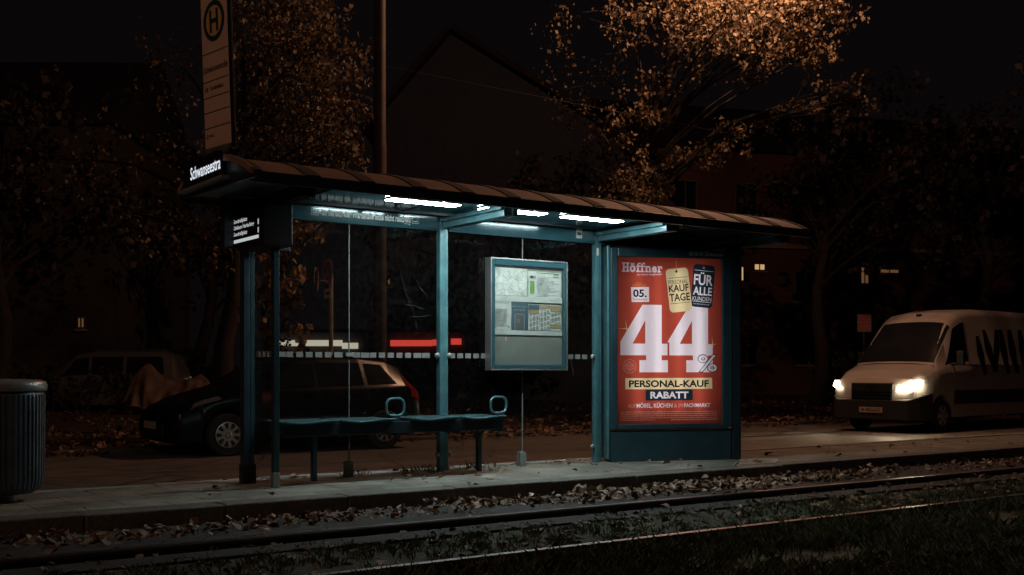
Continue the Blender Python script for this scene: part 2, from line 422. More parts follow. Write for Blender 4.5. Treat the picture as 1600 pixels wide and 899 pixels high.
struct(MB().box(-60, 120, 8.2, 9.58, -.4, 0).build('platform', M['pavers']))
ke = MB()
x = -20.
while x < 60:
    L = 1.0; jz = random.uniform(-.006, .004); ke.box(x + .004, x + L - .004, 7.95 + random.uniform(-.006, .006), 8.197, -.4, .004 + jz); x += L
struct(ke.build('kerb', M['edge'], bevel=.012))
kb = MB(); x = -20.
while x < 60:
    kb.box(x + .004, x + .996, 9.583, 9.72, -.5, .012 + random.uniform(-.006, .004)); x += 1.0
struct(kb.build('kerb', mat('pale_kerb_stone', (.27, .265, .25), .85, 0, .25, 4, .4, 40), bevel=.012))
struct(sheet('track_bed', -60, 120, -20, 7.95, ZB, ground_mat('mossy_track_soil', [(.035, .029, .023), (.055, .052, .036), (.052, .075, .036), (.085, .08, .066)], (2.2, 16), .95, 1., 22), 300, 60, .012, 5))
struct(sheet('gravel_strip', -60, 120, 6.98, 7.95, ZB + .014, ground_mat('grey_gravel', [(.028, .026, .024), (.066, .063, .06)], (6, 60), .9, 1., 60), 300, 4, .006, 6))
struct(sheet('concrete_strip', -60, 120, 6.42, 6.70, ZB + .016, ground_mat('dirty_concrete', [(.022, .022, .020), (.052, .052, .048)], (3, 40), .9, .6, 50), 300, 2, .003, 6))

# rails: grooved tram rail profile
def rail(yc, label):
    prof = [(-.075, -.14), (-.075, -.125), (-.012, -.105), (-.012, -.035), (-.034, -.025), (-.034, -.006), (-.028, 0), (.026, 0), (.032, -.007), (.032, -.025), (.012, -.035), (.012, -.105), (.075, -.125), (.075, -.14)]
    root = thing('tram_rail', label, 'rail', (6, yc, -.07), 0, 'tram rails')
    a = MB(); xs = np.linspace(-50, 110, 3); n = len(prof)
    vs = [(x, p[0], p[1]) for x in xs for p in prof]; fs = []
    for i in range(len(xs) - 1):
        for k in range(n): fs.append((i * n + k, i * n + (k + 1) % n, (i + 1) * n + (k + 1) % n, (i + 1) * n + k))
    a.add(vs, fs).build('rail_body', M['rail'], root)
    MB().box(-50, 110, -.026, .024, .0005, .003).build('worn_running_face', M['railtop'], root)
rail(6.80, 'steel rail nearer the platform edge with leaf litter along it')
rail(5.345, 'steel rail in the foreground at the edge of the grass')

# ------------------------------------------------------------------ shelter
SO = (5.7, 9.3, 0)
sh = thing('tram_shelter', 'teal steel and glass waiting shelter with lit ceiling strips and ribbed curved roof', 'tram shelter', SO)
YB = 9.37
def part(mb, name, m, **k): return mb.build(name, m, k.pop('parent', sh), SO, **k)
def spart(mb, name, m, par, **k): return mb.build(name, m, par, SO, **k)
def post(xa, xb, y0, y1, z1, m, split=True):
    a = MB()
    if split:
        a.box(xa, xa + (xb - xa) * .55, y0, y1, 0, z1); a.box(xa + (xb - xa) * .55 + .006, xb, y0 + .014, y1, 0, z1)
        a.box(xa + (xb - xa) * .5, xa + (xb - xa) * .6, y0 + .03, y1 - .01, .004, z1 - .004)
    else: a.box(xa, xb, y0, y1, 0, z1)
    return part(a, 'post', m, bevel=.006)
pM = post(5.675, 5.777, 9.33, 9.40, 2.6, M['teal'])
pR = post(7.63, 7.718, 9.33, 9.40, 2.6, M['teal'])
pL = post(3.68, 3.785, 9.33, 9.42, 2.6, M['teal_dark'])  # left posts take a darker teal to show their unlit fronts
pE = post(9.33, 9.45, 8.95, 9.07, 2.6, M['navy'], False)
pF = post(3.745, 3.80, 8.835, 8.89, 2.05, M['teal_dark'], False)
part(MB().box(3.743, 3.802, 8.833, 8.892, .0, .13), 'post_foot', M['zinc'], bevel=.003)
part(MB().box(3.674, 3.791, 9.322, 9.428, 0, .17), 'post_foot', M['black'], bevel=.004)
# back beam
def beam(x0, x1, m):
    return part(MB().prism([(-9.336, 2.345), (-9.3267, 2.488), (-9.42, 2.488), (-9.42, 2.345)], (x0, 0, 0), (0, -1, 0), (0, 0, 1), x1 - x0), 'roof_beam', m)
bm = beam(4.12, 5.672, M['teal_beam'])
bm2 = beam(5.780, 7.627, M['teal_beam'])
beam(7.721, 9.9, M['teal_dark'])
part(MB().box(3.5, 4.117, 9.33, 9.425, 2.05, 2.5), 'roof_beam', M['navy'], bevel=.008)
t = MB(); text(t, 'Im Bereich der Wartehalle bitte nicht rauchen!', (4.42, 9.3345, 2.368), (1, 0, 0), (0, -.065, .998), (0, .93, .030, .092), .004, .035)
text(t, 'mvg', (4.42, 9.3345, 2.368), (1, 0, 0), (0, -.065, .998), (.86, .925, .008, .022), .004, .03)
for u0 in (-.105, .945):
    o = (4.42 + u0, 9.331, 2.396)
    for r_ in (rect_poly(0, .075, 0, .003), rect_poly(0, .075, .062, .065), rect_poly(0, .003, .003, .062), rect_poly(.072, .075, .003, .062), rect_poly(.012, .055, .016, .023),
               [(.045, .03), (.05, .03), (.062, .05), (.056, .052)], rect_poly(.057, .063, .016, .023)):
        t.prism(r_, o, (1, 0, 0), (0, -.065, .998), .0006)
spart(t, 'lettering', M['white'], bm)
st = MB().box(7.36, 7.43, 9.318, 9.3345, 2.375 + .012, 2.375 + .108); o1 = spart(st, 'sticker', M['white'], bm2)
st = MB(); st.prism(rect_poly(.006, .064, .03, .066), (7.36, 9.3175, 2.387), (1, 0, 0), (0, 0, 1), .0005); text(st, 'KAMERA', (7.36, 9.318, 2.387), (1, 0, 0), (0, 0, 1), (.008, .062, .074, .088), .001)
text(st, 'VIDEO', (7.36, 9.318, 2.387), (1, 0, 0), (0, 0, 1), (.012, .058, .008, .022), .001); spart(st, 'sticker_print', M['darkprint'], bm2)
spart(MB().box(7.64, 7.667, 9.3265, 9.329, 2.22, 2.30), 'sticker', M['white'], pR)
# brackets: tapered box arms towards the track
def bracket(xc, m, y1=8.2):
    a = MB(); h = .05
    for xx in (xc - .055, xc + .012):
        a.prism([(-9.31, 2.372), (-y1, 2.372), (-y1, 2.452), (-9.31, 2.475)], (xx, 0, 0), (0, -1, 0), (0, 0, 1), .043)
    a.box(xc - .09, xc - .06, y1 + .06, 9.30, 2.43, 2.468); a.box(xc - .1, xc - .05, y1 - .008, y1 - .001, 2.365, 2.47)
    b = part(a, 'roof_bracket', m, bevel=.004)
    return b
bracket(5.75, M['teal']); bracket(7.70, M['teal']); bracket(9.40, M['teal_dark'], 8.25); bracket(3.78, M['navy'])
# roof: shallow barrel of panels between dark ribs
RX0, RX1 = 3.27, 9.55
arc = [(8.07, 2.497), (8.17, 2.545), (8.29, 2.592), (8.42, 2.633), (8.56, 2.668), (8.70, 2.690), (8.85, 2.700), (9.0, 2.700), (9.2, 2.688), (9.4, 2.66), (9.6, 2.61), (9.75, 2.55)]
def arcsheet(x0, x1, lift, th):
    vs = []; n = len(arc)
    for xx in (x0, x1):
        for dz in (lift, lift - th):
            vs += [(xx, y, z + dz) for y, z in arc]
    fs = []
    for k in range(n - 1):
        fs += [(k, 2 * n + k, 2 * n + k + 1, k + 1), (n + k, n + k + 1, 3 * n + k + 1, 3 * n + k), (k, k + 1, n + k + 1, n + k), (2 * n + k, 3 * n + k, 3 * n + k + 1, 2 * n + k + 1)]
    fs += [(0, n, 3 * n, 2 * n), (n - 1, 3 * n - 1, 4 * n - 1, 2 * n - 1)]
    return vs, fs
rf = part(MB().add(*arcsheet(RX0, RX1, -.004, .03)), 'roof', M['black'], smooth=True)
NB = 13; bw = (RX1 - RX0) / NB
for i in range(NB):
    v_, f_ = arcsheet(RX0 + i * bw + .064, RX0 + (i + 1) * bw - .064 + (.04 if i == NB - 1 else 0), .012, .014)
    spart(MB().add(v_, f_), 'roof_panel', M['rooftile'], rf, smooth=True)
for i in range(NB + 1):
    v_, f_ = arcsheet(RX0 + i * bw - (.062 if i else 0), RX0 + i * bw + (.062 if i < NB else 0), .020, .022)
    spart(MB().add(v_, f_), 'roof_rib', M['ribmat'], rf, smooth=True)
part(MB().box(RX0, RX1, 8.03, 8.068, 2.415, 2.50), 'gutter', M['navy'], bevel=.006)
part(MB().box(RX0, RX1, 9.77, 9.80, 2.47, 2.55), 'gutter', M['navy'], bevel=.006)
cl = MB(); cl.box(4.12, 9.50, 8.07, 9.20, 2.492, 2.505); clo = part(cl, 'ceiling', M['ceil'])
part(MB().box(4.12, 9.5, 9.20, 9.23, 2.475, 2.53), 'ceiling_edge', M['navy'])
for x0 in (4.71, 5.68, 6.635):
    fr = part(MB().box(x0 - .012, x0 + .70 + .012, 8.515, 8.68, 2.480, 2.4915), 'ceiling_light', M['steel'], bevel=.002)
    spart(MB().box(x0, x0 + .70, 8.53, 8.665, 2.474, 2.479), 'diffuser', M['tube'], fr)
for xx in (5.2, 6.2, 7.25):
    part(MB().box(xx - .006, xx + .006, 8.1, 9.2, 2.484, 2.4915), 'ceiling_joint', M['teal_dark'])
for xx, yy in ((4.62, 8.35), (6.5, 8.3), (5.0, 8.95), (8.1, 8.5)):
    part(MB().lathe([(.03, 2.4915), (.03, 2.47), (.02, 2.462)], (xx, yy, 0), 16), 'ceiling_spot', M['black'], smooth=True)
# left roof end: arch board, name display, underside slab
ea = MB(); poly = [(-9.75, 2.50)] + [(-y, z - .02) for y, z in reversed(arc)] + [(-8.07, 2.46)]
ea.prism(poly, (3.268, 0, 0), (0, -1, 0), (0, 0, 1), .03); part(ea, 'roof_end_board', M['navy'])
eb = MB(); n = len(arc); vs = []
for xx in (3.235, 3.30):
    for dz in (.03, -.012): vs += [(xx, y, z + dz) for y, z in arc]
part(MB().add(*arcsheet(3.235, 3.266, .034, .05)), 'roof_end_rim', M['rooftile'], smooth=True)
part(MB().box(3.20, 3.95, 8.60, 9.60, 2.515, 2.545), 'end_soffit', mat('pale_soffit', (.30, .36, .38), .3, .3, .1), bevel=.004)
nd = part(MB().box(3.20, 3.234, 8.64, 9.50, 2.548, 2.745), 'name_display', M['black'], bevel=.004)
t = MB(); text(t, 'Schwanseestra', (3.1985, 9.30, 2.59), (0, -1, 0), (0, 0, 1), (.0, .70, .0, .105), .001, .008); spart(t, 'lettering', M['ledtext'], nd)
# glass
gX = [(3.79, 4.706), (4.722, 5.67), (5.782, 6.68), (6.696, 7.625)]
for x0, x1 in gX:
    g_ = part(MB().box(x0, x1, 9.366, 9.374, .12, 2.343), 'glass_pane', M['glass'])
    s_ = MB(); xx = x0 + .02
    while xx < x1 - .09:
        if not (6.19 < xx < 7.13): s_.box(xx, xx + .066 + .02 * ((int(xx * 100)) % 3 == 0), 9.3635, 9.3655, 1.108, 1.156)
        xx += .094
    if s_.v: spart(s_, 'marking_stripe', mat('frosted_film', (.20, .21, .205), .7), g_)
gs = part(MB().box(3.764, 3.772, 8.892, 9.30, .17, 2.05), 'glass_pane', M['glass'])
s_ = MB(); yy = 8.90
while yy < 9.22: s_.box(3.761, 3.7635, yy, yy + .075, 1.108, 1.156); yy += .094
spart(s_, 'marking_stripe', mat('frosted_film', (.20, .21, .205), .7), gs)
for xx in (4.714, 6.688):
    part(MB().box(xx - .004, xx + .004, 9.364, 9.376, .12, 2.343), 'glass_joint', mat('pale_seal', (.20, .21, .21), .6))
    c_ = MB(); c_.prism([(-.036, -.03), (.036, -.03), (.036, .10), (.022, .122), (-.022, .122), (-.036, .10)], (xx, 9.345, .03), (1, 0, 0), (0, 0, 1), .02); c_.prism([(-.036, -.03), (.036, -.03), (.036, .10), (.022, .122), (-.022, .122), (-.036, .10)], (xx, 9.40, .03), (1, 0, 0), (0, 0, 1), .02)
    part(c_, 'glass_clamp', M['zinc'], bevel=.004)
part(MB().prism(rrect(.042, .018, .014), (4.714, 9.345, 1.133), (1, 0, 0), (0, 0, 1), .02), 'glass_clamp', M['zinc'], bevel=.003)
for xx in (5.655, 5.79, 7.60):
    for zz in (.17, 1.133):
        part(MB().sphere((xx, 9.345, zz), .026, 14, (1.1, .7, 1.1)), 'glass_clamp', M['zinc'], smooth=True)
rs = random.Random(3); M['scratch'] = mat('scratch', (.11, .115, .115), .6)
for (a, b) in (((5.25, 1.95), (5.37, 1.60)), ((5.26, 1.78), (5.36, 1.74)), ((5.37, 1.66), (5.45, 1.35)), ((5.30, 1.62), (5.52, 1.58)), ((5.40, 1.90), (5.56, 1.70)), ((5.34, 1.50), (5.60, 1.52))):
    mid = ((a[0] + b[0]) / 2 + rs.uniform(-.02, .02), (a[1] + b[1]) / 2 + rs.uniform(-.02, .02))
    part(MB().tube([(a[0], 9.365, a[1]), (mid[0], 9.365, mid[1]), (b[0], 9.365, b[1])], .0008, 4), 'scratch', M['scratch'])
part(MB().tube([(7.30, 9.365, 1.14), (7.36, 9.365, .93), (7.30, 9.365, .95)], .002, 4), 'scratch', M['scratch'])

# departure display under the left roof end
dd = part(MB().box(3.60, 3.86, 8.70, 9.29, 2.02, 2.375), 'departure_display', M['black'], bevel=.01)
spart(MB().box(3.592, 3.599, 8.74, 9.50, 2.055, 2.36), 'bezel', M['black'], dd, bevel=.003)
spart(MB().prism(rect_poly(0, .70, 0, .028), (3.5905, 9.48, 2.085), (0, -1, 0), (0, 0, 1), .001), 'lcd_bar', M['lcd'], dd)
t = MB(); rows = (('18', 'Gondrellplatz', 2.245), ('139', 'Klinikum Harlaching', 2.19), ('18', 'Gondrellplatz', 2.135))
for nmb, ds, z_ in rows:
    text(t, nmb, (3.5915, 9.48, z_), (0, -1, 0), (0, 0, 1), (.02, .08 if len(nmb) == 2 else .10, 0, .042), .001, .02)
    text(t, ds, (3.5915, 9.48, z_), (0, -1, 0), (0, 0, 1), (.13, .45 if len(ds) < 15 else .60, 0, .044), .001, .02)
for z_ in (2.13, 2.2): t.prism(rect_poly(.68, .70, 0, .045), (3.5915, 9.48, z_), (0, -1, 0), (0, 0, 1), .0008)
t.prism(rect_poly(.0, .006, 0, .13), (3.5915, 9.48, 2.12), (0, -1, 0), (0, 0, 1), .0008)
spart(t, 'lettering', M['lcd'], dd)

# ------------------------------------------------------------------ stop sign on the roof
hs = thing('stop_sign', 'tall cream stop sign with round H emblem standing on the roof end', 'stop sign', (3.36, 9.06, 2.70))
ud = Vector((3.389 - 3.322, 8.857 - 9.271, 0)).normalized(); HO = Vector((3.318, 9.275, 2.86)); zz = Vector((-.028, .020, 1)).normalized(); hn = ud.cross(zz).normalized()
def hpart(mb, name, m, par=hs, **k): return mb.build(name, m, par, hs.location, **k)
hb = MB(); hb.prism(rect_poly(0, .425, 0, 1.34), HO, ud, zz, .05); hbo = hpart(hb, 'board', M['signcream'], bevel=.004)
hf = MB(); hf.prism([(.427, -.03), (.436, .03), (.452, .12), (.436, .2), (.436, 1.36), (.427, 1.36)], HO, ud, zz, .03); hf.prism(rect_poly(-.012, -.002, -.02, 1.36), HO, ud, zz, .03)
hpart(hf, 'frame', M['navy'], bevel=.003)
hpart(MB().prism(rect_poly(.02, .41, -.034, -.003), HO + hn * .02, ud, zz, .09), 'foot_plate', M['steel'], bevel=.003)
hpart(MB().tube([HO + ud * .36 - hn * .03 + zz * -.03, HO + ud * .36 - hn * .03 + zz * -.20], .018, 8), 'bracket', M['navy'], smooth=True)
hpart(MB().tube([HO + ud * .1 - hn * .03 + zz * -.03, HO + ud * .1 - hn * .03 + zz * -.20], .018, 8), 'bracket', M['navy'], smooth=True)
a = MB(); ring(a, (.215, 1.05), .001, .155, HO, ud, zz, .002); hpart(a, 'emblem_disc', M['signyellow'], hbo)
a = MB(); ring(a, (.215, 1.05), .128, .17, HO, ud, zz, .004)
text(a, 'H', HO, ud, zz, (.145, .285, .955, 1.145), .004, .03); hpart(a, 'emblem', M['signgreen'], hbo)
a = MB()
for z_ in (.79, .555, .42, .295, .165): a.prism(rect_poly(.004, .421, z_, z_ + .008), HO + hn * .0022, ud, zz, .001)
text(a, 'Schwanseestraße', HO, ud, zz, (.02, .41, .635, .69), .003, .01)
text(a, '18', HO, ud, zz, (.03, .085, .475, .515), .003, .02); text(a, 'Gondrellplatz', HO, ud, zz, (.12, .34, .47, .515), .003, .01)
ring(a, (.05, .10), .012, .02, HO, ud, zz, .003, 16); text(a, 'MVG', HO, ud, zz, (.09, .15, .09, .112), .003, .01)
hpart(a, 'lettering', M['darkprint'], hbo)

# ------------------------------------------------------------------ advertising light box, angled at the right end
AR = math.atan2(8.777 - 9.286, 9.105 - 7.78)
ad = thing('advertising_lightbox', 'backlit red sale poster light box with large white 44 at right shelter end', 'light box', (7.78, 9.286, 0), AR)
def apart(mb, name, m, par=ad, **k): return mb.build(name, m, par, None, **k)
U, V = Vector((1, 0, 0)), Vector((0, 0, 1))
AW = 1.425
cab = MB(); cab.box(0, AW, .185, .20, .34, 2.315); cab.box(0, .03, .022, .184, .34, 2.315); cab.box(AW - .03, AW, .022, .184, .34, 2.315); cab.box(.031, AW - .031, .022, .184, .34, .37); cab.box(.031, AW - .031, .022, .184, 2.285, 2.315)
apart(cab, 'cabinet', M['teal_dark'])
apart(MB().box(.035, AW - .035, .178, .183, .375, 2.28), 'reflector', M['white'])
for k in range(4):
    xt = .085 + 1.22 * (.20 + .195 * k)
    apart(MB().tube([(xt, .066, .52), (xt, .066, 2.10)], .013, 12), 'fluorescent_tube', M['fluor'], smooth=True)
fr = MB(); PX0, PX1, PZ0, PZ1 = .085, 1.305, .405, 2.215
fr.box(.003, PX0, -.035, .019, .345, 2.31); fr.box(PX1, AW - .003, -.035, .019, .345, 2.31); fr.box(PX0, PX1, -.035, .019, .345, PZ0); fr.box(PX0, PX1, -.035, .019, PZ1, 2.31)
fro = apart(fr, 'door_frame', M['teal_dark'], bevel=.01)
apart(MB().box(-.03, -.003, -.02, .2, .03, 2.33), 'side_profile', M['teal'], bevel=.006)
apart(MB().box(AW + .003, AW + .10, -.03, .2, .0, 2.36), 'side_profile', M['navy'], bevel=.006)
apart(MB().box(.01, AW - .01, -.018, .18, .0, .325), 'base_panel', M['teal_dark'], bevel=.008)
a = MB(); text(a, 'Decaux', (0, -.0355, 0), U, V, (1.10, 1.32, 2.242, 2.285), .001, .012)
for k in range(3): ring(a, (.93 + k * .06, 2.264), .017, .022, (0, -.0355, 0), U, V, .001, 20)
for k, ch in enumerate('iJC'): text(a, ch, (0, -.0355, 0), U, V, (.924 + k * .06, .936 + k * .06, 2.253, 2.275), .001, .012)
apart(a, 'lettering', mat('grey_lettering', (.55, .57, .58), .5), fro)
for z_ in (2.14, 1.66): apart(MB().box(AW - .075, AW - .045, -.04, -.036, z_, z_ + .04), 'door_lock', M['navy'], fro)
apart(MB().box(AW - .05, AW - .02, -.042, -.036, .345, .36), 'warning_sticker', M['pinkboard'], fro)
# poster: a backlit print
EM = {}
PRINT = []
def ek(n_, c):
    m, n, l, p = nt('backlit_print_' + n_); tr = n.new('ShaderNodeBsdfTranslucent'); tr.inputs[0].default_value = (*c, 1)
    p.inputs['Base Color'].default_value = (*[min(1, q * .5) for q in c], 1); p.inputs['Roughness'].default_value = .4
    mx = n.new('ShaderNodeMixShader'); mx.inputs[0].default_value = .8; l.new(p.outputs[0], mx.inputs[1]); l.new(tr.outputs[0], mx.inputs[2]); l.new(mx.outputs[0], n['Material Output'].inputs['Surface'])
    EM[n_] = m
for n_, c in (('red', (.50, .078, .046)), ('white', (.90, .82, .88)), ('cream', (.88, .74, .42)), ('black', (.006, .010, .012)), ('gold', (.74, .26, .08)), ('navy', (.012, .032, .042)), ('thin', (.80, .36, .27)), ('grey', (.30, .30, .29))): ek(n_, c)
def pput(mb, key): PRINT.append((mb, key))
def pu(zx): return PX0 + .012 + (zx - 62) / 428 * 1.196
def pv(zy): return PZ0 + .012 + (722 - zy) / 667 * 1.786
pput(MB().add([(PX0, -.0045, PZ0), (PX1, -.0045, PZ0), (PX1, -.0045, PZ1), (PX0, -.0045, PZ1)], [(0, 1, 2, 3)]), 'red')
PO = Vector((0, -.0045, 0))
def pr(poly, lv): # poster polygon in print coordinates
    return [(pu(a), pv(b)) for a, b in poly]
def flat(key, polys, lv, name='print'):
    a = MB()
    for p in polys: a.prism(pr(p, lv)[::-1] if _area(pr(p, lv)) < 0 else pr(p, lv), PO + Vector((0, -.0006 * lv, 0)), U, V, .0003)
    return pput(a, key)
def _area(p): return sum(p[i][0] * p[(i + 1) % len(p)][1] - p[(i + 1) % len(p)][0] * p[i][1] for i in range(len(p)))
def ptext(a, s, x0, x1, y0, y1, lv, bold=.03, rot=0., shear=0., space=1.0):
    text(a, s, PO, U, V, (pu(x0), pu(x1), pv(y1), pv(y0)), -.0 + .0006 * lv, bold, shear, rot, False, space)
four = [(163, 243), (242, 243), (242, 398), (270, 398), (270, 448), (242, 448), (242, 468), (268, 468), (268, 517), (150, 517), (150, 468), (178, 468), (178, 448), (72, 448), (72, 393)]
tri = [(174, 306), (174, 401), (122, 401)]
def fourmesh(dx):
    vs = [(x + dx, y) for x, y in four]; q = [(x + dx, y) for x, y in tri]
    # split into simple polygons around the triangular counter
    A = [(163, 243), (242, 243), (242, 401), (174, 401), (174, 306)]; B = [(163, 243), (174, 306), (122, 401), (72, 401), (72, 393)]
    Cc = [(72, 401), (270, 401), (270, 448), (72, 448)]; D = [(178, 448), (242, 448), (242, 468), (178, 468)]; E_ = [(150, 468), (268, 468), (268, 517), (150, 517)]
    return [[(x + dx, y) for x, y in P_] for P_ in (A, B, Cc, D, E_)]
flat('white', fourmesh(0), 1, 'figures')
flat('red', [[(266, 395), (274, 395), (274, 452), (266, 452)]], 2, 'print_gap')
flat('white', [[(x if x < 450 else 457, y) for x, y in P_] for P_ in fourmesh(195)], 1, 'figures')
# shop name in slab letters
a = MB()
def slab(x, glyph):
    P_ = []
    if glyph == 'H': P_ = [(x + 4, 74, x + 11, 110), (x + 20, 74, x + 27, 110), (x + 11, 89, x + 20, 95), (x, 73, x + 15, 78), (x + 16, 73, x + 31, 78), (x, 106, x + 15, 111), (x + 16, 106, x + 31, 111)]
    if glyph == 'f': P_ = [(x + 5, 78, x + 11, 110), (x + 8, 73, x + 20, 79), (x, 85, x + 19, 90), (x, 106, x + 16, 111)]
    if glyph == 'n': P_ = [(x + 4, 88, x + 10, 110), (x + 18, 92, x + 24, 110), (x + 8, 86, x + 22, 92), (x, 86, x + 8, 91), (x, 106, x + 14, 111), (x + 15, 106, x + 28, 111)]
    if glyph == 'r': P_ = [(x + 4, 88, x + 10, 110), (x + 8, 86, x + 20, 92), (x + 15, 88, x + 20, 97), (x, 86, x + 8, 91), (x, 106, x + 15, 111)]
    for q in P_: a.prism(rect_poly(pu(q[0]), pu(q[2]), pv(q[3]), pv(q[1])), PO + Vector((0, -.0006, 0)), U, V, .0003)
slab(78, 'H'); slab(136, 'f'); slab(153, 'f'); slab(172, 'n'); slab(224, 'r')
ptext(a, 'ö', 110, 134, 74, 112, 1, .04); ptext(a, 'e', 201, 222, 86, 112, 1, .04)
ptext(a, 'wo wohnen wenig kostet!', 140, 243, 115, 126, 1, .012, R(2), .3)
pput(a, 'white')
a = MB(); ptext(a, 'DIENSTAG', 122, 177, 160, 170, 1, .02); ptext(a, 'bereits', 135, 162, 153, 158, 1, .02); pput(a, 'gold')
flat('white', [[(115, 173), (189, 171), (190, 231), (118, 233)]], 1, 'date_card')
a = MB(); ptext(a, '05.', 124, 180, 181, 213, 2, .03); pput(a, 'black')
a = MB(); ptext(a, 'November', 124, 185, 216, 226, 2, .015); pput(a, 'grey')
# hanging tags
def tagcard(cx, cy, hw, hh, rot, key, items, ink, cord, name):
    q = [(cx + x, cy - y) for x, y in rot_poly(rrect(hw, hh, 16), (0, 0), rot)]
    a = MB(); pp = [(pu(x), pv(y)) for x, y in q]
    a.prism(pp, PO + Vector((0, -.0018, 0)), U, V, .0004); pput(a, key)
    b = MB()
    def loc(x, y): r_ = rot_poly([(x, y)], (0, 0), rot)[0]; return (cx + r_[0], cy - r_[1])
    for it in items:
        if it[0] == 'line':
            pts = [loc(*p) for p in ((-hw + 6, it[1]), (hw - 6, it[1]), (hw - 6, it[1] + 2), (-hw + 6, it[1] + 2))]
            b.prism([(pu(x), pv(y)) for x, y in pts], PO + Vector((0, -.0024, 0)), U, V, .0003)
        else:
            s_, yc, w_, h_ = it; c_ = loc(0, yc); ptext(b, s_, c_[0] - w_ / 2, c_[0] + w_ / 2, c_[1] - h_ / 2, c_[1] + h_ / 2, 4, (.022 if h_ > 26 else .0), rot * .8)
    pput(b, ink)
    b = MB(); c_ = loc(-2, hh - 13); ring(b, (pu(c_[0]), pv(c_[1])), .001, .014, PO, U, V, .0024, 16); pput(b, 'black' if ink == 'black' else 'grey')
    if cord: flat('gold', [[(c_[0] - 3, 57), (c_[0] - 0, 57), (c_[0] + 2, c_[1] - 6), (c_[0] - 1, c_[1] - 6)]], 4, name + '_cord')
tagcard(415, 163, 46, 88, R(-4.5), 'navy', [('line', 62), ('FÜR', 30, 80, 54), ('ALLE', -21, 80, 34), ('KUNDEN', -53, 80, 17), ('line', -66), ('auf Einrichtung*', -75, 70, 6)], 'white', False, 'dark_tag')
tagcard(314, 181, 47, 89, R(6.5), 'cream', [('line', 50), ('PERSONAL', 34, 82, 17), ('KAUF', 8, 84, 29), ('TAGE', -29, 86, 32), ('line', -54)], 'black', True, 'cream_tag')
a = MB(); ptext(a, '%', 392, 479, 443, 518, 2, .034); pput(a, 'black')
a = MB(); ptext(a, '%', 395.5, 475.5, 446.5, 514.5, 3, .010); pput(a, 'white')
flat('cream', [[(92, 541), (454, 540), (455, 585), (92, 586)]], 1, 'cream_banner')
a = MB(); ptext(a, 'PERSONAL-KAUF', 107, 440, 549, 578, 2, .035); pput(a, 'black')
flat('navy', [[(176, 588), (372, 588), (372, 632), (176, 632)]], 1, 'dark_banner')
a = MB(); ptext(a, 'RABATT', 195, 354, 596, 624, 2, .035); ptext(a, 'MÖBEL, KÜCHEN', 138, 287, 640, 664, 1, .02); ptext(a, 'FACHMARKT', 336, 446, 644, 660, 1, .02); pput(a, 'white')
a = MB(); ptext(a, 'AUF', 103, 134, 645, 661, 1, .0); ptext(a, '& IM', 294, 330, 645, 661, 1, .0)
ring(a, (pu(110), pv(493)), .072, .076, PO, U, V, .0006, 40)
rs = random.Random(11)
for k, w_ in enumerate((8, 26, 38, 44, 44, 40, 26, 12)):
    xx = 110 - w_ / 2; y_ = 473 + k * 5.4
    while xx < 110 + w_ / 2 - 2:
        q = min(rs.uniform(4, 10), 110 + w_ / 2 - xx); a.prism(rect_poly(pu(xx), pu(xx + q), pv(y_ + 2), pv(y_)), PO + Vector((0, -.0006, 0)), U, V, .0003); xx += q + 1.6
for row in range(5):
    xx = 72; y_ = 677 + row * 8.2; end = 476 if row < 4 else 215
    while xx < end:
        q = min(rs.choice((4, 7, 10, 14, 18, 24)), end - xx); a.prism(rect_poly(pu(xx), pu(xx + q), pv(y_ + 2.4), pv(y_ - .6)), PO + Vector((0, -.0006, 0)), U, V, .0003); xx += q + 2.2
xx = 280
while xx < 476: q = rs.choice((7, 12, 16, 20)); a.prism(rect_poly(pu(xx), pu(min(xx + q, 477)), pv(712.5), pv(708.5)), PO + Vector((0, -.0006, 0)), U, V, .0003); xx += q + 2
pput(a, 'thin')
def star(cx, cy, r):
    return [[(cx - r, cy + 2), (cx, cy - 1.6), (cx + r * .5, cy), (cx, cy + 1.6)], [(cx - 1.6, cy), (cx - 4, cy - r), (cx + 1.6, cy), (cx + 2, cy + r * .5)], [(cx - 1, cy + 1), (cx + r * .55, cy - r * .5), (cx + 1, cy - 1), (cx - r * .4, cy + r * .45)]]
flat('cream', star(97, 340, 36) + star(457, 402, 32), 4, 'sparkle')
# all print layers become one sheet: every spot of the poster shows only its topmost colour
from mathutils.geometry import delaunay_2d_cdt
pv_, pf_, pk_ = [], [], []; seen = set()
for mb, key in PRINT:
    for f in mb.f:
        q = [mb.v[i] for i in f]; a2 = sum(q[i][0] * q[(i + 1) % len(q)][2] - q[(i + 1) % len(q)][0] * q[i][2] for i in range(len(q)))
        if abs(a2) < 1e-8 or max(p[1] for p in q) - min(p[1] for p in q) > 1e-5: continue
        if a2 < 0: q = q[::-1]
        q = [(min(max(p[0], PX0), PX1), p[1], min(max(p[2], PZ0), PZ1)) for p in q]
        kk = (key, tuple(sorted((round(p[0], 5), round(p[2], 5)) for p in q)))
        if kk in seen: continue
        seen.add(kk); b = len(pv_); pv_ += [Vector((p[0], p[2])) for p in q]; pf_.append(list(range(b, b + len(q)))); pk_.append((-q[0][1], key))
ov, oe, of, _, _, off_ = delaunay_2d_cdt(pv_, [], pf_, 1, 1e-6)
by = {}
for f, src in zip(of, off_):
    if src: by.setdefault(max((pk_[i] for i in src), key=lambda t_: t_[0])[1], []).append(f)
NM = {'red': 'poster', 'white': 'white_print', 'cream': 'cream_print', 'black': 'black_print', 'gold': 'gold_print', 'navy': 'dark_print', 'thin': 'fine_print', 'grey': 'grey_print'}
po = None
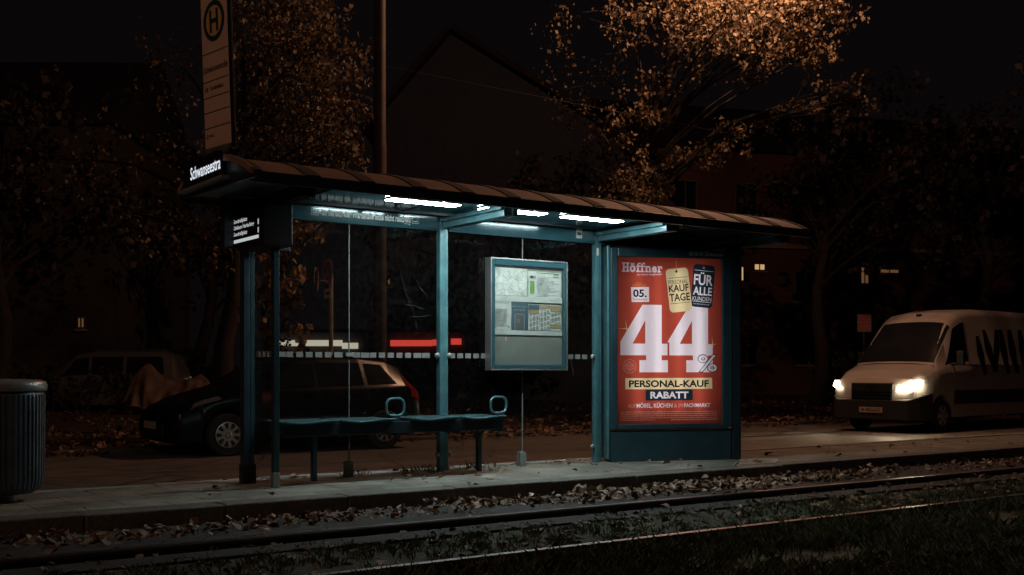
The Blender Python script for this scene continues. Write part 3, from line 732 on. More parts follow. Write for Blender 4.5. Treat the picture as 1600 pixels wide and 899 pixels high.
for key in ['red'] + [k for k in by if k != 'red']:
    a = MB(); a.add([(p.x, -.004, p.y) for p in ov], by[key])
    used = sorted({i for f in by[key] for i in f}); mp_ = {i: j for j, i in enumerate(used)}
    a = MB(); a.add([(ov[i].x, -.004, ov[i].y) for i in used], [tuple(mp_[i] for i in f) for f in by[key]])
    o = apart(a, NM[key], EM[key], po or ad); po = po or o
apart(MB().box(PX0 + .001, PX1 - .001, -.024, -.018, PZ0 + .001, PZ1 - .001), 'front_glass', glass('lightbox_glass', (.97, .97, .97), .006))

# ------------------------------------------------------------------ timetable case on the back glass
ic = thing('timetable_case', 'glazed notice case with timetables hanging on the back glass', 'notice case', (6.705, 9.33, .987))
def ipart(mb, name, m, par=ic, **k): return mb.build(name, m, par, ic.location, **k)
CX0, CX1, CZ0, CZ1 = 6.222, 7.193, .987, 2.118
def cu(zx): return CX0 + (zx - 45) / 555 * (CX1 - CX0)
def cv(zy): return CZ0 + (848 - zy) / 833 * (CZ1 - CZ0)
ipart(MB().box(CX0 + .004, CX1 - .004, 9.305, 9.362, CZ0 + .004, CZ1 - .004), 'back_panel', M['greyboard'])
f = MB(); y0, y1 = 9.262, 9.304
f.box(CX0 + .016, cu(78), y0, y1, CZ0 + .016, CZ1 - .016); f.box(cu(574), CX1 - .016, y0, y1, CZ0 + .016, CZ1 - .016); f.box(cu(78), cu(574), y0, y1, cv(66), CZ1 - .016); f.box(cu(78), cu(574), y0, y1, CZ0 + .016, cv(806))
ipart(f, 'door_frame', M['teal_beam'], bevel=.004)
f = MB(); y0 = 9.255
f.box(CX0, CX0 + .015, y0, 9.362, CZ0, CZ1); f.box(CX1 - .015, CX1, y0, 9.362, CZ0, CZ1); f.box(CX0 + .015, CX1 - .015, y0, 9.362, CZ1 - .015, CZ1); f.box(CX0 + .015, CX1 - .015, y0, 9.362, CZ0, CZ0 + .015)
ipart(f, 'edge_profile', M['steel'], bevel=.003)
for za, zb_ in ((292, 335), (549, 583)):
    ipart(MB().box(cu(80), cu(572), 9.292, 9.303, cv(zb_), cv(za)), 'clamping_bar', mat('pale_bar', (.42, .44, .43), .5), bevel=.002)
IO = Vector((0, 9.2995, 0))
def sheet_(name, x0, x1, z0, z1, m, lift=0., tilt=0.):
    a = MB(); n_ = 8; vs = []
    for j in range(n_ + 1):
        for i in range(n_ + 1):
            xx, zy = x0 + (x1 - x0) * i / n_, z0 + (z1 - z0) * j / n_
            vs.append((cu(xx), 9.2995 - lift - .004 * (1 + math.sin(i * 1.7 + j * .9 + x0)) * .5, cv(zy + tilt * (xx - x0))))
    fs = [(j * (n_ + 1) + i, (j + 1) * (n_ + 1) + i, (j + 1) * (n_ + 1) + i + 1, j * (n_ + 1) + i + 1) for j in range(n_) for i in range(n_)]
    return ipart(a.add(vs, fs), name, m, smooth=True, sharp=80)
def marks(par, m, rects, name='print', y=9.2935):
    a = MB()
    for x0, x1, z0, z1 in rects: a.prism(rect_poly(cu(x0), cu(x1), cv(z1), cv(z0)), (0, y, 0), U, V, .0004)
    return ipart(a, name, m, par)
def route_map_mat():
    m, n, l, p = nt('route_map_paper'); tc = n.new('ShaderNodeTexCoord')
    v = n.new('ShaderNodeTexVoronoi'); v.feature = 'DISTANCE_TO_EDGE'; v.inputs['Scale'].default_value = 16
    no = n.new('ShaderNodeTexNoise'); no.inputs['Scale'].default_value = 9; no.inputs['Detail'].default_value = 5
    l.new(tc.outputs['Object'], v.inputs['Vector']); l.new(tc.outputs['Object'], no.inputs['Vector'])
    cr = n.new('ShaderNodeValToRGB'); cr.color_ramp.elements[0].color = (.33, .34, .33, 1); cr.color_ramp.elements[1].color = (.60, .61, .59, 1); cr.color_ramp.elements[1].position = .06
    l.new(v.outputs['Distance'], cr.inputs[0]); mx = n.new('ShaderNodeMixRGB'); mx.blend_type = 'MULTIPLY'; mx.inputs[0].default_value = .75
    c2 = n.new('ShaderNodeValToRGB'); c2.color_ramp.elements[0].position = .35; c2.color_ramp.elements[0].color = (.5, .5, .5, 1); c2.color_ramp.elements[1].position = .6
    l.new(no.outputs['Fac'], c2.inputs[0]); l.new(cr.outputs[0], mx.inputs[1]); l.new(c2.outputs[0], mx.inputs[2]); l.new(mx.outputs[0], p.inputs['Base Color']); p.inputs['Roughness'].default_value = .6
    return m
sheet_('route_map', 80, 318, 84, 289, route_map_mat())
rsht = sheet_('timetable_sheet', 324, 566, 98, 296, M['paper'], .001, .01)
marks(rsht, M['green'], [(336, 368, 172, 268), (384, 548, 106, 112)])
marks(rsht, M['greyprint'], [(336, 378, 132, 152)] + [(384 + rs.uniform(0, 5), 500 + rs.uniform(-40, 55), y_, y_ + 2.5) for y_ in range(140, 290, 9)])
marks(rsht, M['darkprint'], [(508, 548, 113, 119), (508, 548, 133, 139), (338, 360, 134, 150)])
lst = sheet_('timetable_sheet', 80, 203, 336, 546, M['paper'], .001, .01)
marks(lst, M['greyprint'], [(90, 185 - rs.uniform(0, 20), y_, y_ + 3.2) for y_ in range(392, 510, 9)] + [(88, 185, 345, 349), (90, 186, 518, 521), (180, 192, 520, 532), (90, 97, 520, 532)])
bp_ = sheet_('notice_poster', 203, 324, 334, 545, M['bluepaper'])
a = MB(); text(a, 'Einsteigen, bitte!', (0, 9.2935, 0), U, V, (cu(206), cu(312), cv(377), cv(366)), .001, .02)
for k in range(6): a.prism(rect_poly(cu(220 + k * 14), cu(228 + k * 14), cv(399), cv(391)), (0, 9.2933, 0), U, V, .0004)
ring(a, (cu(252), cv(477)), .012, .017, (0, 9.2932, 0), U, V, .0013, 20)
for r_ in ((226, 230, 425, 543), (292, 296, 425, 543), (230, 292, 424, 428)): a.prism(rect_poly(cu(r_[0]), cu(r_[1]), cv(r_[3]), cv(r_[2])), (0, 9.2933, 0), U, V, .0004)
ipart(a, 'print', M['greyprint'], bp_)
marks(bp_, M['darkprint'], [(231, 291, 429, 543)], 'telephone_picture')
for x0 in (326, 406, 486):
    ps = sheet_('timetable_sheet', x0, x0 + 78, 350, 543, M['paper'])
    marks(ps, M['tan'], [(x0 + 1, x0 + 76, {326: 392, 406: 352, 486: 354}[x0], {326: 420, 406: 376, 486: 398}[x0])] + ([(487, 562, 494, 526)] if x0 == 486 else []), 'header')
    if x0 == 326: marks(ps, M['bluepaper'], [(327, 402, 352, 390)], 'header')
    marks(ps, M['greyprint'], [(x0 + 6 + c * 24, x0 + 24 + c * 24, y_, y_ + 4) for y_ in range(424 if x0 == 326 else 384 if x0 == 406 else 404, 490 if x0 == 486 else 540, 8) for c in range(3) if (y_ // 8 + c) % 5])
ipart(MB().prism(rect_poly(cu(162), cu(175), cv(628), cv(598)), (0, 9.3035, 0), U, V, .0008), 'sticker', M['pink'])
ipart(MB().box(cu(78) + .001, cu(574) - .001, 9.268, 9.272, cv(806) + .001, cv(66) - .001), 'front_glass', M['caseglass'])

# ------------------------------------------------------------------ bench
be = thing('bench', 'teal metal bench of four wavy seats with loop armrests inside the shelter', 'bench', (5.1, 9.1, 0))
def bpart(mb, name, m, par=be, **k): return mb.build(name, m, par, be.location, **k)
bpart(MB().box(3.88, 6.17, 9.16, 9.26, .43, .535), 'beam', M['teal_dark'], bevel=.008)
bpart(MB().box(3.88, 6.17, 8.955, 8.98, .415, .525), 'beam', M['navy'], bevel=.006)
M['seat'] = mat('perforated_seat_metal', (.075, .175, .205), .34, .6, .15, 60, .3, 140)
def seat_mesh(x0, x1):
    nx, ny = 14, 10; vs = []; fs = []
    for lay in (0, 1):
        for j in range(ny + 1):
            for i in range(nx + 1):
                a, b = i / nx, j / ny
                z = .550 - .013 * math.sin(math.pi * a) * (1 - b) + .003 * b * b + .009 * math.sin(2 * math.pi * a + 3.3) * (1 - b) - .03 * max(0, .10 - b)
                vs.append((x0 + (x1 - x0) * a, 8.90 + .44 * b - .03 * math.sin(math.pi * a) * (1 - b), z - lay * .014))
    N = (nx + 1) * (ny + 1)
    for j in range(ny):
        for i in range(nx):
            q = j * (nx + 1) + i; fs += [(q, q + 1, q + nx + 2, q + nx + 1), (N + q, N + q + nx + 1, N + q + nx + 2, N + q + 1)]
    for i in range(nx): fs += [(i, N + i, N + i + 1, i + 1), (ny * (nx + 1) + i, ny * (nx + 1) + i + 1, N + ny * (nx + 1) + i + 1, N + ny * (nx + 1) + i)]
    for j in range(ny): q = j * (nx + 1); r_ = q + nx; fs += [(q, q + nx + 1, N + q + nx + 1, N + q), (r_, N + r_, N + r_ + nx + 1, r_ + nx + 1)]
    return vs, fs
for x0, x1 in ((3.86, 4.385), (4.435, 4.96), (5.14, 5.635), (5.685, 6.16)):
    sv, sf = seat_mesh(x0, x1); so_ = bpart(MB().add(sv, sf), 'seat', M['seat'], smooth=True, sharp=50)
    bpart(MB().tube([(p[0], p[1] - .004, p[2] + .004) for p in sv[:15]], .0065, 6), 'seat_highlight', M['teal'], so_, smooth=True)  # brighter tube added as the highlight along the seat's front edge
for xx in (4.285, 6.045):
    lg = bpart(MB().box(xx - .022, xx + .022, 9.18, 9.235, 0, .43), 'leg', M['teal_dark'], bevel=.006)
    bpart(MB().box(xx - .04, xx + .045, 9.145, 9.158, .40, .53), 'leg_clamp', M['navy'], lg, bevel=.003)
def armrest(xa, yc, zc):
    pts = [(xa + px, yc, zc + pz) for px, pz in rrect(.092, .078, .06, 6)]
    bpart(MB().loop_tube(pts, .0125, 10), 'armrest', M['teal'], smooth=True)
    bpart(MB().box(xa - .05, xa + .04, yc - .02, yc + .02, zc - .16, zc - .088), 'armrest_holder', M['navy'], bevel=.004)
armrest(5.03, 9.06, .65); armrest(6.18, 9.06, .65)
for xx in (4.42, 4.98, 5.12, 5.655, 6.15):
    bpart(MB().box(xx - .02, xx + .02, 8.96, 9.28, .395, .43), 'seat_bolt_bar', M['navy'], bevel=.004)

# ------------------------------------------------------------------ litter bin
bn = thing('litter_bin', 'large blue-grey ribbed litter bin with domed lid on the platform', 'litter bin', (1.70, 9.18, 0))
def rip(k, j): return .012 * (1 if k % 3 else -1.6) if 1 < j < 8 else 0
bn_b = MB().lathe([(.12, .05), (.22, .06), (.285, .10), (.30, .16), (.302, .3), (.303, .5), (.304, .7), (.305, .80), (.305, .81), (.295, .83)], (0, 0, 0), 150, ripple=rip)
bn_b.build('body', M['binbody'], bn, smooth=True, sharp=25)
MB().lathe([(.285, .83), (.315, .835), (.322, .85), (.322, .885), (.312, .905), (.28, .918), (.15, .925), (.02, .925)], (0, 0, 0), 48).build('lid', M['binlid'], bn, smooth=True, sharp=60)
MB().lathe([(.11, 0), (.11, .06)], (0, 0, 0), 24).build('foot', M['zinc'], bn, smooth=True)

# ------------------------------------------------------------------ vehicles
def interp(keys, x):
    if x <= keys[0][0]: return keys[0][1:]
    for a, b in zip(keys, keys[1:]):
        if x <= b[0]:
            t = (x - a[0]) / (b[0] - a[0]); return tuple(p + (q - p) * t for p, q in zip(a[1:], b[1:]))
    return keys[-1][1:]
class Body:
    """keys: (x, z_low, z_belt, z_top, half width, roof half width); x runs from nose to tail"""
    def __init__(s, keys, wheels, ra): s.k = keys; s.w = wheels; s.ra = ra; s.L = keys[-1][0]
    def sec(s, x):
        zb, zl, zt, hw, rw = interp(s.k, x)
        for xw, rz in s.w:
            d = abs(x - xw)
            if d < s.ra: zb = max(zb, rz + math.sqrt(s.ra ** 2 - d * d))
        zl = max(zl, zb + .06); zt = max(zt, zl + .01); m_ = (zb + zl) / 2
        return [(0, zb), (hw * .9, zb), (hw * .985, zb + .03), (hw, m_), (hw * .985, zl - .03), (hw * .955, zl), (rw * 1.0, zl + (zt - zl) * .86), (rw * .90, zl + (zt - zl) * .97), (rw * .5, zt + .012), (0, zt + .018)]
    def pt(s, x, q, side):
        P_ = s.sec(x); i = min(int(q), len(P_) - 2); t = q - i
        y = P_[i][0] + (P_[i + 1][0] - P_[i][0]) * t; z = P_[i][1] + (P_[i + 1][1] - P_[i][1]) * t
        return Vector((x, side * y, z))
    def mesh(s, x0=0., x1=None):
        x1 = x1 or s.L; xs = sorted(set([round(v, 4) for v in np.arange(x0, x1, .05)] + [k[0] for k in s.k if x0 <= k[0] <= x1] + [x1] + [v for xw, _ in s.w for v in (xw - s.ra, xw - s.ra + .004, xw + s.ra - .004, xw + s.ra)]))
        vs = []; fs = []
        for x in xs:
            P_ = s.sec(x); vs += [(x, -y, z) for y, z in P_] + [(x, y, z) for y, z in P_[-2:0:-1]]
        n = 2 * 10 - 2
        for i in range(len(xs) - 1):
            for k in range(n): fs.append((i * n + k, i * n + (k + 1) % n, (i + 1) * n + (k + 1) % n, (i + 1) * n + k))
        fs.append(tuple(range(n - 1, -1, -1))); fs.append(tuple((len(xs) - 1) * n + k for k in range(n)))
        return MB().add(vs, fs)
    def side_patch(s, side, xb0, xb1, xt0, xt1, q0=5.12, q1=5.9, off=.006, nx=8, nz=4):
        vs = []; fs = []
        for j in range(nz + 1):
            t = j / nz
            for i in range(nx + 1):
                u_ = i / nx; x = (xb0 + (xb1 - xb0) * u_) * (1 - t) + (xt0 + (xt1 - xt0) * u_) * t
                p = s.pt(x, q0 + (q1 - q0) * t, side); vs.append((p.x, p.y + side * off, p.z + off * .2))
        for j in range(nz):
            for i in range(nx):
                q = j * (nx + 1) + i; f_ = (q, q + 1, q + nx + 2, q + nx + 1); fs.append(f_ if side < 0 else f_[::-1])
        return MB().add(vs, fs)
    def at_z(s, x, z):
        P_ = s.sec(x)
        for i in range(1, 8):
            if P_[i][1] <= z <= P_[i + 1][1] and P_[i + 1][1] > P_[i][1]:
                return P_[i][0] + (P_[i + 1][0] - P_[i][0]) * (z - P_[i][1]) / (P_[i + 1][1] - P_[i][1])
        return P_[2][0]
    def strip(s, side, spans, z0, z1, off):
        mb = MB()
        for xa, xb in spans:
            n_ = max(2, int((xb - xa) / .1)); vs = []
            for i in range(n_ + 1):
                x = xa + (xb - xa) * i / n_
                for z, o_ in ((z0, 0), (z0, off), (z1, off), (z1, 0)): vs.append((x, side * (s.at_z(x, z) + o_), z))
            fs = []
            for i in range(n_):
                for k in range(3):
                    f_ = (i * 4 + k, (i + 1) * 4 + k, (i + 1) * 4 + k + 1, i * 4 + k + 1); fs.append(f_ if side < 0 else f_[::-1])
            mb.add(vs, fs)
        return mb
    def top_patch(s, xa, xb, yf=.86, off=.006, nx=8, inset=.0):
        vs = []; fs = []; ny = 10
        for i in range(nx + 1):
            x = xa + (xb - xa) * i / nx; P_ = s.sec(x); half = P_[5:]
            for j in range(ny + 1):
                v_ = -1 + 2 * j / ny; side = -1 if v_ < 0 else 1; q = 9 - abs(v_) * (9 - 6.12)
                p = s.pt(x, q, side); dz = (s.pt(x + .02, 9, 1).z - s.pt(x - .02, 9, 1).z) / .04; nv = Vector((-dz, 0, 1)).normalized()
                vs.append(p + nv * off)
        for i in range(nx):
            for j in range(ny): q = i * (ny + 1) + j; fs.append((q, q + ny + 1, q + ny + 2, q + 1))
        return MB().add(vs, fs)
def wheel(root, x, y, r, side, spokes=9, wdt=.2):
    wo = MB().lathe([(r * .66, -wdt / 2), (r * .93, -wdt / 2), (r, -wdt * .36), (r, wdt * .36), (r * .93, wdt / 2), (r * .66, wdt / 2)], (x, y, r), 36, 'y').build('wheel', M['rubber'], root, smooth=True)
    a = MB(); yo = y + side * (wdt / 2 - .012)
    a.lathe([(.001, side * .020), (r * .14, side * .020), (r * .18, side * .012), (r * .50, side * .016), (r * .60, side * .012), (r * .70, side * .004), (r * .70, side * -.01)], (x, yo, r), 40, 'y', cap=False)
    a.cur = 1
    for k in range(spokes):
        t = 2 * math.pi * (k + .5) / spokes; ca, sa = math.cos(t), math.sin(t); u_ = Vector((ca, 0, sa)); v_ = Vector((-sa, 0, ca))
        if side > 0: v_ = -v_
        a.prism([(r * .30, -r * .045), (r * .54, -r * .115), (r * .575, 0), (r * .54, r * .115), (r * .30, r * .045)], (x, yo + side * .019, r), u_, v_, .004)
    a.lathe([(r * .12, side * .021), (r * .15, side * .021)], (x, yo, r), 24, 'y', cap=False)
    a.build('rim', [M['rim'], M['black']], wo, smooth=True, sharp=30)
    MB().lathe([(.001, side * -.03), (r * .64, side * -.03)], (x, yo, r), 24, 'y', cap=False).build('brake_disc', M['black'], wo)

# black parked hatchback
B1 = Body([(0, .30, .50, .58, .55, .40), (.05, .22, .58, .66, .70, .55), (.18, .19, .66, .74, .79, .62), (.5, .19, .80, .87, .85, .70), (1.0, .19, .92, 1.00, .872, .72), (1.12, .19, .94, 1.04, .875, .72), (1.55, .19, .95, 1.30, .88, .66), (1.95, .19, .955, 1.455, .88, .64), (2.4, .19, .96, 1.50, .88, .635), (3.1, .19, .98, 1.495, .88, .63), (3.6, .19, 1.0, 1.44, .87, .60), (3.88, .21, 1.02, 1.33, .85, .57), (4.05, .26, .98, 1.08, .82, .56), (4.15, .32, .90, .96, .79, .56), (4.2, .40, .70, .78, .72, .5)], [(.86, .315), (3.47, .315)], .365)
bc = thing('parked_car', 'black hatchback parked behind the shelter glass facing left', 'car', (5.15, 16.72, ZR))
B1.mesh().build('body', M['carblack'], bc, smooth=True, sharp=50)
for s_ in (-1, 1):
    for nm, q in (('side_window', (1.42, 2.28, 1.86, 2.28)), ('side_window', (2.36, 3.12, 2.36, 3.10)), ('side_window', (3.2, 3.72, 3.18, 3.5))):
        B1.side_patch(s_, *q).build(nm, M['carglass'] if 0 else M['darkpane'], bc, smooth=True)
    B1.side_patch(s_, .30, .78, .38, .74, 4.0, 5.4, .008).build('headlight', mat('headlight_lens', (.30, .29, .27), .12, .6, .5, 25, .3, 30, 1.), bc, smooth=True)
    B1.side_patch(s_, 3.98, 4.14, 3.86, 4.04, 3.6, 5.6, .008).build('tail_light', M['redlens'], bc, smooth=True)
    B1.strip(s_, [(1.27, 3.06)], .50, .55, .012).build('rubbing_strip', M['black'], bc)
    B1.side_patch(s_, 1.3, 3.8, 1.3, 3.8, 4.9, 5.0, .008).build('window_trim', M['chrome'], bc)
    for x in (1.95, 2.95): B1.side_patch(s_, x + .2, x + .38, x + .2, x + .38, 4.35, 4.6, .02).build('door_handle', M['chrome'], bc)
    m_ = MB().sphere((1.45, s_ * 1.0, 1.03), .1, 14, (.55, 1., .7)); m_.build('wing_mirror', M['carblack'], bc, smooth=True)
    for x in (.86, 3.47): wheel(bc, x, s_ * .775, .315, s_)
    for x in (1.32, 2.32, 3.16): B1.side_patch(s_, x, x + .008, x + (.0), x + .008, 1.3, 5.0, .003, 1, 8).build('door_gap', M['black'], bc)
B1.top_patch(1.14, 1.93).build('windscreen', M['darkpane'], bc, smooth=True)
B1.top_patch(3.66, 4.03).build('rear_window', M['darkpane'], bc, smooth=True)
MB().box(-.012, .06, -.56, .56, .32, .46).build('grille', M['black'], bc, bevel=.01)
MB().box(-.025, -.013, -.26, .26, .40, .51).build('number_plate', M['paper'], bc)
MB().tube([(3.3, -.3, 1.50), (3.36, -.3, 1.58)], .008, 6).build('aerial', M['black'], bc)

# dark red car at the left edge
bk = thing('parked_car', 'dark reddish car behind the ribbed litter bin at the left edge', 'car', (1.2, 17.55, ZR))
B3 = Body([(0, .3, .5, .58, .6, .45), (.1, .2, .62, .70, .75, .6), (.6, .18, .82, .90, .86, .7), (1.1, .18, .92, 1.0, .88, .72), (1.9, .18, .95, 1.43, .88, .62), (2.6, .18, .96, 1.46, .88, .62), (3.2, .18, .98, 1.40, .87, .6), (3.95, .2, 1.0, 1.04, .84, .62), (4.4, .25, .95, 1.0, .8, .6), (4.5, .4, .7, .78, .7, .5)], [(.9, .31), (3.55, .31)], .36)
bk.location = (-1.25, 18.6, ZR)
B3.mesh().build('body', M['redcar'], bk, smooth=True, sharp=50)
for s_ in (-1, 1):
    B3.side_patch(s_, 1.4, 2.25, 1.85, 2.25).build('side_window', M['darkpane'], bk); B3.side_patch(s_, 2.33, 3.4, 2.33, 3.1).build('side_window', M['darkpane'], bk)
    B3.side_patch(s_, .25, .7, .3, .65, 4.0, 5.2).build('headlight', M['lensglass'], bk)
    for x in (.9, 3.55): wheel(bk, x, s_ * .77, .31, s_, 7)
B3.top_patch(1.12, 1.86).build('windscreen', M['darkpane'], bk, smooth=True); B3.top_patch(3.22, 3.9).build('rear_window', M['darkpane'], bk, smooth=True)

# silver people carrier and a second car far behind on the left
B4 = Body([(0, .3, .55, .62, .6, .45), (.1, .2, .7, .78, .8, .6), (.6, .2, .92, 1.0, .9, .7), (.95, .2, 1.0, 1.1, .92, .72), (1.7, .2, 1.03, 1.72, .92, .70), (2.2, .2, 1.04, 1.82, .92, .70), (4.2, .2, 1.06, 1.82, .92, .70), (4.55, .22, 1.06, 1.65, .9, .68), (4.75, .3, 1.0, 1.08, .88, .66), (4.8, .42, .8, .88, .8, .6)], [(.9, .33), (3.85, .33)], .38)
mp = thing('parked_van', 'silver people carrier parked in the dark beyond the covered motorcycle', 'car', (7.35, 36.0, ZR), R(-32))
B4.mesh().build('body', M['silver'], mp, smooth=True, sharp=50)
for s_ in (-1, 1):
    for q in ((1.25, 2.1, 1.7, 2.1), (2.2, 3.1, 2.2, 3.1), (3.2, 4.3, 3.2, 4.25)): B4.side_patch(s_, *q).build('side_window', M['darkpane'], mp)
    for x in (.9, 3.85): wheel(mp, x, s_ * .8, .33, s_, 7)
    B4.side_patch(s_, .15, .6, .2, .55, 4.0, 5.2).build('headlight', M['lensglass'], mp)
    MB().tube([(1.9, s_ * .66, 1.86), (4.3, s_ * .66, 1.86)], .018, 6).build('roof_rail', M['chrome'], mp)
B4.top_patch(.98, 1.66).build('windscreen', M['darkpane'], mp, smooth=True)
sm = thing('parked_car', 'small dark car half hidden left of the silver people carrier', 'car', (2.9, 36.4, ZR), R(-34))
B3.mesh().build('body', M['carblack'], sm, smooth=True, sharp=50)
for s_ in (-1, 1):
    B3.side_patch(s_, 1.4, 2.25, 1.85, 2.25).build('side_window', M['darkpane'], sm); B3.side_patch(s_, 2.33, 3.4, 2.33, 3.1).build('side_window', M['darkpane'], sm)
    B3.side_patch(s_, .25, .7, .3, .65, 4.0, 5.2).build('headlight', M['lensglass'], sm)
    for x in (.9, 3.55): wheel(sm, x, s_ * .77, .31, s_, 7)
B3.top_patch(1.12, 1.86).build('windscreen', M['darkpane'], sm, smooth=True)

# white delivery van with lit headlamps
B2 = Body([(0, .36, .70, .80, .74, .60), (.04, .30, .86, .98, .88, .74), (.12, .27, .97, 1.10, .94, .80), (.40, .27, 1.12, 1.24, .97, .84), (.78, .27, 1.25, 1.36, .985, .86), (.86, .27, 1.28, 1.40, .99, .87), (1.22, .27, 1.34, 1.84, .99, .85), (1.52, .27, 1.36, 2.17, .99, .82), (1.72, .27, 1.37, 2.34, .99, .81), (2.0, .27, 1.38, 2.47, .99, .81), (2.45, .27, 1.38, 2.545, .99, .81), (3.2, .27, 1.38, 2.58, .99, .82), (7.2, .27, 1.38, 2.59, .99, .82)], [(1.0, .34), (5.3, .34)], .40)
vn = thing('delivery_van', 'white high-roof delivery van with lit headlamps and dark side lettering', 'van', (19.05, 14.45, ZR), R(6))
B2.mesh().build('body', M['vanwhite'], vn, smooth=True, sharp=50)
for s_ in (-1, 1):
    wnd = B2.side_patch(s_, 1.16, 2.16, 1.66, 2.14, 5.06, 5.92); wnd.build('side_window', M['darkpane'], vn, smooth=True)
    B2.side_patch(s_, 2.17, 2.21, 2.15, 2.19, 5.0, 5.92, .010).build('window_seal', M['vanwhite'], vn)
    for x in (1.0, 5.3): wheel(vn, x, s_ * .87, .34, s_, 6, .23)
    B2.strip(s_, [(1.46, 4.86), (5.74, 7.2)], .56, .84, .014).build('rubbing_strip', M['black'], vn)
    mm = MB().box(1.62, 1.80, s_ * 1.05 - .05 if s_ < 0 else 1.04, s_ * 1.05 + .01 if s_ < 0 else 1.11, 1.40, 1.76)
    mi = MB(); mi.box(1.40, 1.50, min(s_ * 1.05, s_ * 1.22), max(s_ * 1.05, s_ * 1.22), 1.36, 1.66); mi.build('wing_mirror', M['black'], vn, bevel=.03)
    MB().tube([(1.45, s_ * .94, 1.38), (1.45, s_ * 1.08, 1.40)], .03, 8).build('mirror_arm', M['black'], vn)
    for x in (1.15, 2.28, 3.6): B2.side_patch(s_, x, x + .01, x, x + .01, 1.3, 4.95, .004, 1, 8).build('door_gap', M['black'], vn)
    for x in (2.06, 2.42): B2.side_patch(s_, x, x + .16, x, x + .16, 4.1, 4.32, .02).build('door_handle', M['black'], vn)
B2.top_patch(.88, 1.62, off=.008).build('windscreen', M['darkpane'], vn, smooth=True)
# headlamp units sit on the nose corners
def lamp_unit(s_, m, name, y0):
    vs = []
    for a_, b_ in ((0, 0), (1, 0), (1, 1), (0, 1)): pass
    y1 = .94
    pl = [(-.06, y0, .885), (.02, y1 - .06, .895), (.13, y1 + .055, .935), (.21, y1 + .06, 1.045), (.06, y1 - .07, 1.04), (-.03, y0 + .10, .955)]
    pts = [(x, s_ * y, z) for x, y, z in pl]; bk_ = [(x + .09, s_ * (y - .06), z) for x, y, z in pl]
    n_ = len(pts); fs = [tuple(range(n_)) if s_ > 0 else tuple(range(n_ - 1, -1, -1)), tuple(range(n_, 2 * n_))]
    for i in range(n_): fs.append((i, (i + 1) % n_, n_ + (i + 1) % n_, n_ + i))
    MB().add(pts + bk_, fs).build(name, m, vn)
lamp_unit(-1, M['head'], 'headlight', .58); lamp_unit(1, M['heads'], 'headlight', .74)
MB().add([(-.045, -.46, .66), (-.045, .46, .66), (-.02, .48, 1.0), (-.02, -.48, 1.0), (.10, -.46, .66), (.10, .46, .66), (.12, .48, 1.0), (.12, -.48, 1.0)], [(0, 3, 2, 1), (0, 4, 7, 3), (1, 2, 6, 5), (3, 7, 6, 2), (4, 5, 6, 7), (0, 1, 5, 4)]).build('grille', M['black'], vn, bevel=.02)
for z_ in (.70, .77, .84): MB().box(-.058, -.044, -.44, .44, z_, z_ + .025).build('grille_bar', M['navy'], vn)
e_ = MB(); ring(e_, (0, .83), .105, .125, (-.064, 0, 0), (0, -1, 0), (0, 0, 1), .0, 28)
for k in range(3):
    t = R(90 + 120 * k); c_, s2 = math.cos(t), math.sin(t)
    e_.prism([(-.018 * s2, .83 + .018 * c_), (.018 * s2, .83 - .018 * c_), (.108 * c_, .83 + .108 * s2)], (-.062, 0, 0), (0, -1, 0), (0, 0, 1), .004)
e_.build('emblem', M['chrome'], vn)
MB().add([(-.05, -.80, .26), (-.05, .80, .26), (-.05, .80, .66), (-.05, -.80, .66), (.14, -.985, .26), (.14, .985, .26), (.14, .985, .74), (.14, -.985, .74), (.58, -.995, .26), (.58, .995, .26), (.58, .995, .80), (.58, -.995, .80)], [(0, 3, 2, 1), (0, 4, 7, 3), (4, 8, 11, 7), (1, 2, 6, 5), (5, 6, 10, 9), (3, 7, 6, 2), (7, 11, 10, 6), (0, 1, 5, 4), (4, 5, 9, 8)]).build('bumper', mat('grey_bumper', (.022, .022, .023), .6), vn, bevel=.02)
npz = MB().box(-.064, -.052, -.26, .26, .40, .51).build('number_plate', mat('plate_face', (.50, .36, .27), .5), vn)
t = MB(); text(t, 'M·MS6655', (-.0645, .24, .42), (0, -1, 0), (0, 0, 1), (.03, .46, 0, .072), .001, .02); t.build('lettering', M['darkprint'], npz)
MB().box(1.80, 1.90, -.05, .05, 2.40, 2.46).build('roof_marker', M['black'], vn, bevel=.015)
t = MB()
def stroke(pts):
    """brush stroke on the van side: (x, z, half width) along its length"""
    vs = []; n_ = 20
    for k in range(n_ + 1):
        q = k / n_ * (len(pts) - 1); i = min(int(q), len(pts) - 2); f_ = q - i
        x, z, h_ = [pts[i][j] + (pts[i + 1][j] - pts[i][j]) * f_ for j in range(3)]
        P_ = B2.sec(x); y = .99
        for j in range(2, 8):
            if P_[j][1] <= z <= P_[j + 1][1]: y = P_[j][0] + (P_[j + 1][0] - P_[j][0]) * (z - P_[j][1]) / (P_[j + 1][1] - P_[j][1]); break
        vs += [(x - h_, -y - .012, z), (x + h_, -y - .012, z)]
    t.add(vs, [(2 * k, 2 * k + 1, 2 * k + 3, 2 * k + 2) for k in range(n_)])
for pts in (((2.66, 1.98, 0.068), (2.72, 1.6, 0.149), (2.80, 1.15, 0.068)), ((2.98, 2.12, 0.068), (3.10, 1.7, 0.162), (3.26, 1.22, 0.081)), ((3.30, 1.25, 0.068), (3.46, 1.7, 0.149), (3.56, 2.14, 0.081)), ((3.74, 2.15, 0.081), (3.78, 1.7, 0.162), (3.86, 1.18, 0.081)),
            ((4.15, 2.15, 0.095), (4.2, 1.7, 0.176), (4.28, 1.2, 0.095)), ((4.66, 2.16, 0.095), (4.70, 1.7, 0.176), (4.76, 1.22, 0.121)), ((4.80, 1.30, 0.054), (5.1, 1.27, 0.2), (5.5, 1.26, 0.068))):
    stroke(pts)
t.build('lettering', M['vanprint'], vn)
